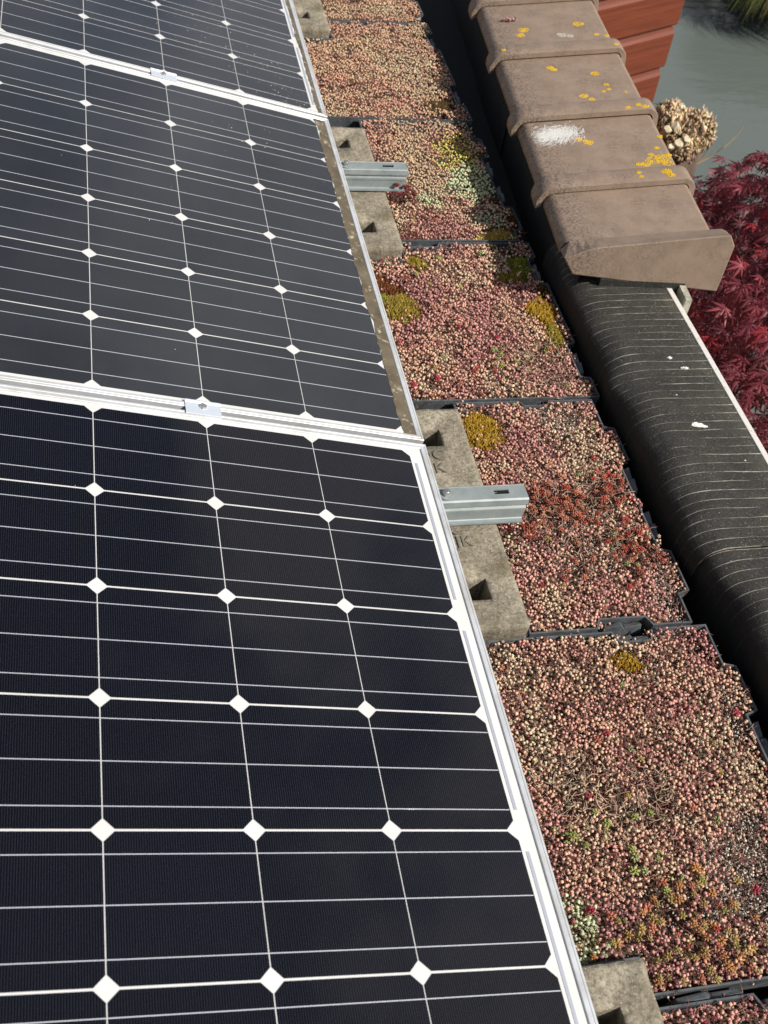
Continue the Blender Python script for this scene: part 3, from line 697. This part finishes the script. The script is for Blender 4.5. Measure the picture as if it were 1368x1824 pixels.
def head_colour(x, y, pt):
    n1 = fbm(x, y, 9, 3.0); n2 = fbm(x, y, 26, 9.0); n3 = rnd.gauss(0, 1)
    far = min(1, max(0, (y - .6) / .9))
    pink = np.array((.47, .243, .196)); peach = np.array((.50, .318, .215)); cream = np.array((.48, .38, .25)); rose = np.array((.36, .165, .155)); grn = np.array((.37, .40, .23)); yel = np.array((.48, .42, .11)); mar = np.array((.17, .045, .045))
    t = .5 + 1.1 * n1 + .5 * n2 + .16 * n3 + .18 * far
    c = rose if t < .05 else pink if t < .5 else peach if t < .95 else cream
    c = c * .82 + pink * .18
    if far > 0: c = c * (1 - .35 * far) + np.array((.46, .30, .16)) * .35 * far
    if 'yellow' in pt and rnd.random() < .4 + pt['yellow']: c = yel
    if 'pale' in pt and rnd.random() < .35 + pt['pale'] * 1.5: c = grn * rnd.uniform(.9, 1.15) + .03
    if 'pale2' in pt and rnd.random() < .2 + .5 * pt['pale2']: c = cream * .9 + grn * .12
    if 'maroon' in pt and rnd.random() < .85: c = mar
    if 'orange' in pt and rnd.random() < .3: c = rose
    if rnd.random() < .04: c = mar * 1.3
    if rnd.random() < .006: c = grn * .8 + cream * .2
    return np.clip(c * rnd.uniform(1.0, 1.38), .01, .9)
def tray(name_label, poly, spans, spacing, detail, seed, tabs=(), Yc=0):
    """poly anticlockwise outline"""
    g = np.random.default_rng(seed); cx = sum(p[0] for p in poly) / len(poly); cy = sum(p[1] for p in poly) / len(poly)
    t = empty('sedum_tray', (cx, cy, -.262)); tag(t, name_label, 'sedum tray', 'black sedum trays on the roof')
    L = lambda V: np.asarray(V, float) - np.array((cx, cy, -.262))
    # rim wall
    b = MB(); inn = offset_poly(poly, .0030); flr = offset_poly(poly, .010); n = len(poly)
    for i in range(n):
        j = (i + 1) % n; dz = [.0012 * noise.noise(Vector((poly[k][0] * 30, poly[k][1] * 30, seed))) for k in (i, j)]
        a, c2, d, e = poly[i], poly[j], inn[j], inn[i]
        za, zc = ZR + dz[0], ZR + dz[1]
        b.poly([(*flr[i], -.262), (*flr[j], -.262), (*c2, zc), (*a, za)]); b.poly([(*a, za), (*c2, zc), (*d, zc), (*e, za)]); b.poly([(*e, za), (*d, zc), (*offset_poly([poly[j - 1], poly[j], poly[(j + 1) % n]], .0)[1], -.215) if False else (*d, -.215), (*e, -.215)])
    rel(b, t).build('rim', M['plastic'], t)
    for (tx, ty, ang, ln_) in tabs:
        k = MB(); h2 = .008
        A = Vector((math.cos(ang), math.sin(ang), 0)); B2 = Vector((-A.y, A.x, 0))
        c0 = Vector((tx, ty, 0)); zt = ZR - .001
        def pp(s1, s2, z): q = c0 + A * s1 * ln_ / 2 + B2 * s2 * h2; return (q.x - t.location.x, q.y - t.location.y, z - t.location.z)
        k.hexa([pp(-1, -1, -.235), pp(1, -1, -.235), pp(1, 1, -.235), pp(-1, 1, -.235)], [pp(-.72, -.55, zt - .006), pp(-.1, -.6, zt), pp(-.1, .6, zt - .002), pp(-.72, .5, zt - .010)])
        k.hexa([pp(-.1, -1, -.235), pp(1, -1, -.235), pp(1, 1, -.235), pp(-.1, 1, -.235)], [pp(.06, -.6, zt - .007), pp(.72, -.55, zt - .001), pp(.72, .45, zt - .006), pp(.06, .6, zt - .010)])
        k.build('connector', M['plastic'], t, bevel=.0015)
    # soil
    ip = offset_poly(poly, .004); xs = [p[0] for p in ip]; ys = [p[1] for p in ip]; st = .006
    gx = np.arange(min(xs), max(xs) + st, st); gy = np.arange(min(ys), max(ys) + st, st); nx, ny = len(gx), len(gy)
    V = []
    for y in gy:
        for x in gx: V.append((x, y, -.199 + .006 * noise.noise(Vector((x * 40, y * 40, seed))) + .003 * noise.noise(Vector((x * 150, y * 150, seed)))))
    V = np.array(V); mx_ = (gx[:-1, None] + st / 2 + 0 * gy[None, :-1]).T.ravel(); my_ = (0 * gx[:-1, None] + gy[None, :-1] + st / 2).T.ravel()
    ins = poly_inside(mx_, my_, ip)
    ii, jj = np.meshgrid(np.arange(nx - 1), np.arange(ny - 1)); base = (jj * nx + ii).ravel()
    F = np.stack([base, base + 1, base + nx + 1, base + nx], 1)[ins]
    me = np_mesh('soil', L(V), F, M['soil'], smooth=True); o = link('soil', me, t); o['kind'] = 'stuff'
    # plant heads on a jittered hexagonal lattice
    x0_, x1_, y0_, y1_ = max(min(xs), -.03), max(xs), max(min(ys), -.98), min(max(ys), 2.25)
    parts = []; stems = []; moss = []; chips = []; stars = []
    H = []
    r = 0; y = y0_
    while y < y1_:
        x = x0_ + (spacing / 2 if r % 2 else 0)
        while x < x1_:
            H.append((x + g.normal(0, spacing * .20), y + g.normal(0, spacing * .20))); x += spacing
        y += spacing * .866; r += 1
    H = np.array(H); ins_ = poly_inside(H[:, 0], H[:, 1], offset_poly(poly, .0055)); edge_ = poly_inside(H[:, 0], H[:, 1], offset_poly(poly, -.007)) & ~ins_
    clump = np.array([fbm(x, y, 22, 13.0) for x, y in H]); H = H[ins_ | (edge_ & (clump > .22) & (g.random(len(H)) < .75))]
    hp = []; hc = []; hs = []
    for x, y in H:
        # not under the panels further than a hand's breadth
        if x < .0: continue
        pt = patch_at(x, y); dens = 1.02 + .9 * fbm(x, y, 16, 5.0)
        mo = [k for k in pt if k in COL]
        if mo:
            k = max(mo, key=lambda q: pt[q])
            if pt[k] > .12 or g.random() < .6:
                for q in range(6): moss.append((x + g.normal(0, spacing * .45), y + g.normal(0, spacing * .45), k, pt[k]))
                if g.random() > .10: continue
        if 'red' in pt and g.random() < .14: stars.append((x, y, 'red'))
        if 'redthin' in pt and g.random() < .05: stars.append((x, y, 'red'))
        if 'orange' in pt and g.random() < .11: stars.append((x, y, 'orange'))
        if 'greens' in pt and g.random() < .035: stars.append((x, y, 'green'))
        if y < .9 and g.random() < .005: stars.append((x, y, g.choice(['red', 'orange', 'green', 'crimson'])))
        if 'red' in pt or 'orange' in pt: dens -= .45
        if 'stems' in pt: dens -= .45 * min(1, pt['stems'] * 2.5)
        if 'gravel' in pt: dens -= .75 * min(1, pt['gravel'] * 2.5)
        if 'gravelthin' in pt: dens -= .35
        if 'pale' in pt: dens += .2
        cn = .34 + .35 * max(0, fbm(x, y, 12, 21.0)) + (2.2 if 'gravel' in pt else .5 if 'gravelthin' in pt else 0)
        if y < .95:
            for q in range(int(cn + g.random())): chips.append((x + g.normal(0, spacing * .5), y + g.normal(0, spacing * .5)))
        if y < 1.0 and g.random() < (.55 + .5 * ('stems' in pt) + .35 * ('red' in pt) + .4 * max(0, fbm(x, y, 10, 31.0)) ): stems.append((x, y, 'stems' in pt))
        if g.random() > dens: continue
        s_ = g.uniform(.0017, .0028) * (1.12 if 'pale' in pt else 1)
        lift = .0075 * noise.noise(Vector((x * 24, y * 24, 4))) + .003 * noise.noise(Vector((x * 70, y * 70, 4)))
        hp.append((x, y, -.1775 + lift + g.normal(0, .0032))); hc.append(head_colour(x, y, pt)); hs.append((s_, s_ * g.uniform(.88, 1.1), s_ * g.uniform(.9, 1.35)))
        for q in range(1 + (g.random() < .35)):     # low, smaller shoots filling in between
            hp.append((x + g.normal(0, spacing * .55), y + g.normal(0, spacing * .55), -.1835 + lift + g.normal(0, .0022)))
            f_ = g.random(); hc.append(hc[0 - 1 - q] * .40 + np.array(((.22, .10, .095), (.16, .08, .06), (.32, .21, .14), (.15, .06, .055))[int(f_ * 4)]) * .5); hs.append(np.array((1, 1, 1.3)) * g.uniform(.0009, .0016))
        if g.random() < .35:   # small neighbour bud
            hp.append((x + g.normal(0, .003), y + g.normal(0, .003), -.181 + lift + g.normal(0, .003))); hc.append(hc[-1] * g.uniform(.7, 1)); hs.append(np.array(hs[-1]) * g.uniform(.5, .8))
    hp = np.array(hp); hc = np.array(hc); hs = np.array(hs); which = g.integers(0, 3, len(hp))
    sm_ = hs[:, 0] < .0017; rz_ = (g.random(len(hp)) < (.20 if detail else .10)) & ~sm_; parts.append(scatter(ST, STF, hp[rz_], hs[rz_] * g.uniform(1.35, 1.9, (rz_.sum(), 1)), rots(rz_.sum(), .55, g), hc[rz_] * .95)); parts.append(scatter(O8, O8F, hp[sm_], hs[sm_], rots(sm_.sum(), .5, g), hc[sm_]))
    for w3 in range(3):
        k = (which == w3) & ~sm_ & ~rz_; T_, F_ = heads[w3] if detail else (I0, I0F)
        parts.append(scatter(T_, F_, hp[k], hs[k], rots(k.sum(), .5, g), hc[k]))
    if stars:
        sp_ = np.array([(x, y, -.174 + g.normal(0, .003)) for x, y, k in stars])
        cmap = {'red': [(.34, .055, .035), (.36, .11, .06), (.28, .09, .055), (.40, .15, .09)], 'orange': [(.40, .19, .07), (.33, .22, .07), (.40, .14, .08), (.28, .22, .07)], 'green': [(.27, .29, .08), (.24, .27, .11)], 'crimson': [(.36, .04, .06)]}
        sc_ = np.array([cmap[k][g.integers(0, len(cmap[k]))] for x, y, k in stars]) * g.uniform(.75, 1.15, (len(stars), 1))
        parts.append(scatter(ST, STF, sp_, g.uniform(.0055, .0095, len(stars)), rots(len(stars), .5, g), sc_))
    V, F, K = join(parts); o = link('sedum', np_mesh('sedum', L(V), F, M['plant'], K, smooth=not detail), t); o['kind'] = 'stuff'
    if stems:
        b = MB(); cols = []
        for x, y, pale in stems:
            a = g.uniform(0, 6.283); ln_ = g.uniform(.006, .020) * (1.5 if pale else 1); cur = g.normal(0, 1.1); z = -.182 + g.normal(0, .004); pts = [(x, y, z)]
            for q in range(3):
                a += cur * .5; x += math.cos(a) * ln_ / 3; y += math.sin(a) * ln_ / 3; z += g.normal(.0012, .0025); pts.append((x, y, min(z, -.1715)))
            rad = g.uniform(.0004, .0008) * (1.35 if pale else 1); n0 = len(b.v); b.tube(pts, [rad, rad, rad * .9, rad * .7], 3)
            c = np.array((.40, .29, .20)) if pale and g.random() < .6 else np.array((.20, .075, .065)) if g.random() < .65 else np.array((.30, .17, .12))
            cols += [c * g.uniform(.7, 1.2)] * (len(b.v) - n0)
        quads = np.array([f for f in b.f if len(f) == 4]); o = link('stems', np_mesh('stems', L(np.array(b.v)), quads, M['plant'], np.array(cols), smooth=True), t); o['kind'] = 'stuff'
    if chips:
        cp = np.array([(x, y, -.187 + g.normal(0, .003)) for x, y in chips]); n = len(cp)
        cc = np.array((.66, .60, .50)) * g.uniform(.5, 1.2, (n, 1)); dk = g.random(n) < .3; cc[dk] *= .4
        V, F, K = scatter(O8, O8F, cp, g.uniform(.0009, .0026, (n, 3)), rots(n, 1.2, g), cc); o = link('gravel', np_mesh('gravel', L(V), F, M['straw'], K), t); o['kind'] = 'stuff'
    if moss:
        mp = []; mc = []; ms = []
        for x, y, k, f in moss:
            mp.append((x, y, -.190 + .010 * min(1, f * 2) + g.normal(0, .0012))); c = np.array(COL[k]); mc.append(c * g.uniform(.6, 1.45) + (g.random() < .12) * np.array((.10, .08, .02))); ms.append((g.uniform(.0006, .0013), g.uniform(.0006, .0013), g.uniform(.004, .008)))
        V, F, K = scatter(O8, O8F, np.array(mp), np.array(ms), rots(len(mp), .35, g), np.clip(np.array(mc), .005, .8)); o = link('moss', np_mesh('moss', L(V), F, M['moss'], K), t); o['kind'] = 'stuff'
    return t
XL = -.10; XB = .172
def indent(y, inward, xs_):
    """recess in a straight joint edge; returns points going left to right"""
    a, b_ = xs_; return [(a, y), (a + .008, y + inward), (b_ - .008, y + inward), (b_, y)]
# B: beside the nearer block
polyB = [(XB, -.2320)] + indent(-.2320, .017, (.285, .378)) + [(IN, -.2320)] + right_edge(.299, -.232, PB, 0)[::-1][1:] + [(IN, .299)] + indent(.299, -.012, (.30, .36))[::-1] + [(XB, .299)]
def ccw(p):
    a = sum(p[i - 1][0] * p[i][1] - p[i][0] * p[i - 1][1] for i in range(len(p)))
    q = [p[0]]
    for k in p[1:]:
        if math.hypot(k[0] - q[-1][0], k[1] - q[-1][1]) > 1e-4: q.append(k)
    return q if a > 0 else q[::-1]
def std(yf, yn, pat, dx=0, notch=None, xl=XL, near=None, far=None):
    p = [(xl, yn)]
    if notch == 'near_left': p = [(xl, yn + .115), (XB, yn + .115), (XB, yn)]
    if notch == 'c': p = [(xl, yn + .001), (xl, yn)]
    if near: p += indent(yn, near[0], near[1:])
    p += right_edge(yf, yn, pat, dx)[::-1]
    if far: p += indent(yf, -far[0], far[1:])[::-1]
    if notch == 'far_left': p += [(XB, yf), (XB, yf - .064), (xl, yf - .064)]
    elif notch == 'big_near': p = [(XB, -.808), (XB, -.738), (xl, -.738)][0:0] + p + [(xl, yf)]
    else: p += [(xl, yf)]
    return ccw(p)
E_ = math.pi / 2
tabB = lambda yf, dx=0: [(.4555 + dx, yf - .207, E_, .075), (.4555 + dx, yf - .315, E_, .075)]
tabA = lambda yf, dx=0: [(.456 + dx, yf - .10, E_, .07), (.456 + dx, yf - .40, E_, .075)]
tray('pink sedum tray with a band of red rosettes, beside the block under the nearer rail', ccw(polyB), None, .0056, True, 2, tabB(.299) + [(.330, -.2225, 0, .085)])
tray('sedum tray with golden moss on its right and a mossy corner by the middle panel', std(.812, .305, PA, 0, 'far_left', far=(.016, .185, .26)), None, .0057, True, 3, tabA(.812) + [(.222, .806, 0, .066)])
tray('sedum tray with pale green and yellow patches, beside the block under the farther rail', std(1.332, .818, PB, 0, None, XB), None, .0060, False, 4, tabB(1.332))
tray('tray filled evenly with peach coloured sedum between the middle and farthest blocks', std(1.868, 1.338, PA, 0, 'far_left' if False else None), None, .0082, False, 5, tabA(1.868)) if False else None
polyD = ccw([(XL, 1.338)] + right_edge(1.868, 1.338, PA, 0)[::-1] + [(XB, 1.868), (XB, 1.756), (XL, 1.756)])
tray('tray filled evenly with peach coloured sedum beyond the pale block', polyD, None, .0062, False, 5, tabA(1.868))
tray('small strip of sedum with green tips at the top edge of the photograph', std(2.40, 1.874, PB, 0, None, XB), None, .0066, False, 6, tabB(2.40))
polyN = ccw([(XB, -.782)] + [(.4665 + .02, -.782)] + right_edge(-.238, -.782, PB, .02)[::-1][1:] + indent(-.238, -.020, (.305, .372))[::-1] + [(XL, -.238), (XL, -.736), (XB, -.736)])
tray('large sedum tray nearest the viewer, tan buds with green and orange tips at its front', polyN, None, .0057, True, 7, tabB(-.238, .02) + [(.338, -.2485, 0, .070)])
polyN2 = ccw([(XB, -1.30), (IN + .02, -1.30), (IN + .02, -.796)] + indent(-.796, -.018, (.305, .385))[::-1] + [(XB, -.796)])
tray('sedum tray cut off by the bottom right corner with a cracked black rim', polyN2, None, .0060, True, 8, [(.25, -.789, 0, .12), (.345, -.806, 0, .07)])
# dark red sprig growing over the farther rail end
sp = empty('sedum_sprig', (.199, .972, -.128)); tag(sp, 'dark red sedum sprig leaning over the corner of the farther rail', 'sprig')
g = np.random.default_rng(4); n = 26
pos = np.stack([g.uniform(-.018, .040, n), g.normal(-.004, .006, n), g.uniform(-.030, .004, n)], 1); pos[:, 2] -= np.maximum(0, pos[:, 0] - .005) * .9
V, F, K = scatter(ST, STF, pos, g.uniform(.006, .009, n), rots(n, .7, g), np.array((.16, .035, .03)) * g.uniform(.7, 1.4, (n, 1))); link('rosettes', np_mesh('rosettes', V, F, M['plant'], K), sp)

# ------------------------------------------------------------------ red clad house
hd = Vector((math.cos(math.radians(27.5)), math.sin(math.radians(27.5)), 0)); hn = Vector((hd.y, -hd.x, 0)); hc_ = Vector((1.787, 2.958, 0))
hs_ = empty('garden_house', (hc_.x, hc_.y, -2.55), (0, 0, math.radians(27.5))); tag(hs_, 'red brown house clad in horizontal boards beside the water', 'house')
PITCH = .1735; zt0 = 2.20
b = MB(); b.box((-1.14, .022, 0), (-.012, 2.2, zt0 - .02)); b.build('wall', M['backing'], hs_)
bm_ = MB(); prof = [(.020, 0), (-.010, .002), (-.014, .010), (-.010, PITCH - .036), (-.002, PITCH - .026), (.008, PITCH - .004), (.020, PITCH - .003)]
n = len(prof); bm_.v = [(-1.15, y, z) for y, z in prof] + [(0.0, y, z) for y, z in prof]
bm_.f = [tuple(range(n - 1, -1, -1)), tuple(range(n, 2 * n))] + [(i, i + n, (i + 1) % n + n, (i + 1) % n) for i in range(n)]
bm_.f = [tuple(reversed(f)) for f in bm_.f]
bme = bm_.mesh('board', M['siding'])
ZS = -.605 + 2.55      # one seam, measured on the corner edge
for k in range(-11, 2): 
    o = link('board', bme, hs_, (rnd.uniform(-.003, .003), 0, ZS + k * PITCH))
b = MB(); b.box((-1.16, -.03, ZS + 2 * PITCH), (.03, 2.25, ZS + 2 * PITCH + .05)); b.build('roof_edge', M['siding'], hs_)

# ------------------------------------------------------------------ cut back stump with pale stub ends
sp_c = Vector((1.625, 2.32, -.735))
stp = empty('pollarded_stump', (sp_c.x, sp_c.y, -2.55)); tag(stp, 'shaggy straw coloured stump with pale round cut stubs behind the coping tiles', 'stump')
b = MB(); b.tube([(0, 0, 0), (.02, .0, .8), (-.01, 0, 1.4), (0, 0, 1.78)], [.10, .075, .07, .085], 10); b.build('trunk', M['bark'], stp, smooth=True)
g = np.random.default_rng(12); n = 3000; d = g.normal(0, 1, (n, 3)); d /= np.linalg.norm(d, axis=1)[:, None]
lob = g.integers(0, 4, n); cen = np.array([(-.060, .04, 1.862), (.030, 0, 1.835), (-.020, -.02, 1.79), (.008, 0, 1.745)])[lob]; rad = np.array([.058, .075, .072, .052])[lob]
pos = cen + d * (rad * g.uniform(.72, 1.08, n))[:, None]
bas = np.array([(.64, .48, .30), (.42, .28, .18), (.74, .63, .45), (.14, .09, .06), (.38, .33, .12)])
cc = bas[g.choice(5, n, p=[.35, .25, .2, .13, .07])] * g.uniform(.7, 1.25, (n, 1))
V, F, K = scatter(O8, O8F, pos, np.stack([g.uniform(.002, .008, n), g.uniform(.0015, .005, n), g.uniform(.006, .024, n)], 1), rots(n, 1.0, g), cc)
o = link('shoots', np_mesh('shoots', V, F, M['straw'], K), stp); o['kind'] = 'stuff'
for q, r_ in (((1.5244, 2.277, -.6917), .018), ((1.5491, 2.2738, -.6717), .019), ((1.5639, 2.2374, -.7229), .020), ((1.5883, 2.2352, -.7012), .018), ((1.5403, 2.2427, -.7377), .018), ((1.66, 2.29, -.668), .011), ((1.57, 2.36, -.655), .012)):
    p = Vector(q) - Vector((sp_c.x, sp_c.y, -2.55)); ax = (Vector((-.45, -.75, .75)) + Vector((rnd.uniform(-.3, .3), 0, rnd.uniform(-.2, .3)))).normalized()
    b = MB(); b.tube([p - ax * .06, p + ax * .008, p + ax * .013], [r_ * .75, r_ * .80, r_ * .66], 12)
    b.v = [tuple(Vector(v) + Vector((noise.noise(Vector(v) * 60), noise.noise(Vector(v) * 60 + Vector((5, 5, 5))), noise.noise(Vector(v) * 40 + Vector((9, 1, 5))))) * .007) for v in b.v]; o = b.build('cut_stub', M['cut'], stp)
b = MB(); S0 = Vector((sp_c.x, sp_c.y, -2.55))
b.tube([Vector(p) - S0 for p in ((1.5789, 2.1008, -.72), (1.617, 2.098, -.692), (1.6566, 2.0931, -.6486), (1.685, 2.097, -.612), (1.7023, 2.0996, -.575))], [.0035, .0035, .003, .0025, .0012], 5)
b.tube([Vector(p) - S0 for p in ((1.578, 2.1008, -.72), (1.595, 2.10, -.695), (1.608, 2.10, -.655))], [.003, .0026, .0016], 5)
o = b.build('stalk', M['straw'], stp); a = o.data.attributes.new('tint', 'FLOAT_COLOR', 'POINT'); a.data.foreach_set('color', np.tile((.36, .28, .18, 1), (len(o.data.vertices), 1)).ravel().astype(np.float32))

# ------------------------------------------------------------------ red japanese maple
MC = Vector((1.86, .78, -1.24)); MRAD = Vector((1.25, 1.25, 1.12))
mt = empty('maple_tree', (MC.x, MC.y, -2.55)); tag(mt, 'dark crimson japanese maple growing outside the parapet', 'tree')
b = MB(); b.tube([(0, 0, 0), (.03, .02, .5), (0, 0, .9)], [.07, .055, .05], 10)
for k in range(9):
    a = 6.283 * k / 9 + .3; r_ = rnd.uniform(.7, 1.0); b.tube([(0, 0, .55 + .04 * k), (.35 * math.cos(a), .35 * math.sin(a), 1.0 + .03 * k), (r_ * math.cos(a), r_ * math.sin(a), 1.45 + .05 * (k % 3))], [.035, .022, .008], 7)
b.build('trunk', M['bark'], mt, smooth=True)
def maple_leaf(seed):
    g = random.Random(seed); V = [(0, 0, 0)]; F = []
    for k, (an, ln_) in enumerate(((-128, .42), (-82, .72), (-40, .92), (0, 1.0), (40, .92), (82, .72), (128, .42))):
        a = math.radians(an + g.uniform(-6, 6)); L_ = ln_ * g.uniform(.9, 1.08); d = Vector((math.sin(a), math.cos(a), 0)); s_ = Vector((d.y, -d.x, 0)); b0 = len(V)
        dr = -.10 - .25 * L_ * L_
        V += [tuple(d * .42 * L_ + s_ * .105 * L_ + Vector((0, 0, -.06 - .04))), tuple(d * .42 * L_ - s_ * .105 * L_ + Vector((0, 0, -.10))), tuple(d * .45 * L_ + Vector((0, 0, -.035))), tuple(d * L_ + Vector((0, 0, dr)))]
        F += [(0, b0, b0 + 2), (0, b0 + 2, b0 + 1), (b0, b0 + 3, b0 + 2), (b0 + 2, b0 + 3, b0 + 1)]
    return np.array(V), np.array(F)
LT = [maple_leaf(k) for k in range(4)]
g = np.random.default_rng(21); n = 30000
d = g.normal(0, 1, (n, 3)); d[:, 2] = np.abs(d[:, 2]) * 1.1 - .25; d /= np.linalg.norm(d, axis=1)[:, None]
bumps = np.array([.085 * noise.noise(Vector(q) * 2.6) + .07 * noise.noise(Vector(q) * 6.5) for q in d])
fr = np.where(g.random(n) < .6, g.uniform(.90, 1.0, n), g.uniform(.60, .92, n)) + bumps
pos = np.array(MC) + d * fr[:, None] * np.array(MRAD)
dv = pos - np.array(CAM); zc = dv @ np.array(c_fwd); px = 684 + 2020.3 * (dv @ np.array(c_right)) / zc; py = 912 + 2020.3 * (dv @ np.array(c_down)) / zc
keep = (pos[:, 0] > .735) & (px < 1750) & (py > -200) & (py < 1300)
keep &= ~((py < 300 + np.maximum(0, 0)) & (px < 1310)) if False else True
pos, d, fr, bumps, px, py, zc = (a_[keep] for a_ in (pos, d, fr, bumps, px, py, zc)); n = len(pos)
# leaf frames: normal outward and up, tip outward and down
nr = d * .55 + np.array((-.10, -.25, .75)) + g.normal(0, .38, (n, 3)); nr /= np.linalg.norm(nr, axis=1)[:, None]
tip = d * np.array((1, 1, .2)) + np.array((-.35, -.55, -.35)) + g.normal(0, .4, (n, 3)); tip -= nr * np.sum(tip * nr, 1)[:, None]; tip /= np.linalg.norm(tip, axis=1)[:, None]
side = np.cross(tip, nr); RO = np.stack([side, tip, nr], 2)
pal = np.array([(.20, .042, .056), (.25, .052, .066), (.15, .032, .046), (.42, .048, .062), (.25, .080, .090), (.09, .020, .030)])
ci = g.choice(6, n, p=[.30, .24, .20, .06, .12, .08]); sc_ = g.uniform(.026, .056, n)
vis = (px > 1130) & (px < 1368) & (py > 230) & (py < 840)
score = np.where(vis, fr - bumps + .25 * sc_ / .046 - .05 * (zc - 2.5), -9); big = np.argsort(-score)[:300]
leaf_me = {}
for v_ in range(4):
    for c in range(6):
        T_, F_ = LT[v_]; leaf_me[v_, c] = np_mesh('leaf', T_, F_, M['leaf'], np.tile(pal[c] * 1.3, (len(T_), 1)))
isbig = np.zeros(n, bool); isbig[big] = True; var = g.integers(0, 4, n); base_ = np.array((MC.x, MC.y, -2.55))
for i in big:
    o = link('leaf', leaf_me[int(var[i]), int(ci[i])], mt)
    o.matrix_local = Matrix.Translation(Vector(pos[i] - base_)) @ Matrix([list(r) for r in RO[i]]).to_4x4() @ Matrix.Scale(float(sc_[i]), 4)
parts = []
for v_ in range(4):
    k = (~isbig) & (var == v_); T_, F_ = LT[v_]
    parts.append(scatter(T_, F_, pos[k] - base_, sc_[k], RO[k], pal[ci[k]] * g.uniform(.9, 1.3, (k.sum(), 1))))
V, F, K = join(parts); o = link('foliage', np_mesh('foliage', V, F, M['leaf'], K), mt); o['kind'] = 'stuff'

# ------------------------------------------------------------------ sedge tussocks hanging over the far water's edge
def tussock(x, y, z, n, ln_, label, seed, spread=1.0):
    t = empty('sedge_tussock', (x, y, z)); tag(t, label, 'grass tussock', 'sedge tussocks on the far bank')
    g = np.random.default_rng(seed); V = []; F = []; K = []
    for k in range(n):
        a = g.uniform(0, 6.283); L_ = ln_ * g.uniform(.6, 1.1); dx, dy = math.cos(a), math.sin(a); r0 = g.uniform(0, .25); wd = g.uniform(.004, .009); b0 = len(V); up = g.uniform(.45, .9)
        for q in range(5):
            s_ = q / 4; h = L_ * (up * math.sin(s_ * 2.2) * .75 - .25 * s_ * s_); rr_ = r0 + spread * L_ * s_ * .75; w_ = wd * (1 - s_ * .92)
            cx_, cy_ = dx * rr_, dy * rr_; V += [(cx_ - dy * w_, cy_ + dx * w_, h), (cx_ + dy * w_, cy_ - dx * w_, h)]
        F += [(b0 + 2 * q, b0 + 2 * q + 1, b0 + 2 * q + 3, b0 + 2 * q + 2) for q in range(4)]
        c = np.array(((.10, .12, .03), (.16, .16, .05), (.28, .24, .12), (.06, .075, .02))[g.integers(0, 4)]) * g.uniform(.7, 1.2); K += [c] * 10
    link('blades', np_mesh('blades', np.array(V), np.array(F), M['blade'], np.array(K)), t)['kind'] = 'stuff'
tussock(5.22, 7.86, -2.45, 2600, .80, 'yellow green sedge drooping over the water in the top right corner', 1)
tussock(6.7, 7.75, -2.42, 900, .75, 'second sedge clump on the far bank, right of the frame edge', 2)
tussock(5.75, 9.9, -2.42, 900, .9, 'sedge clump farther along the bank above the frame', 3)
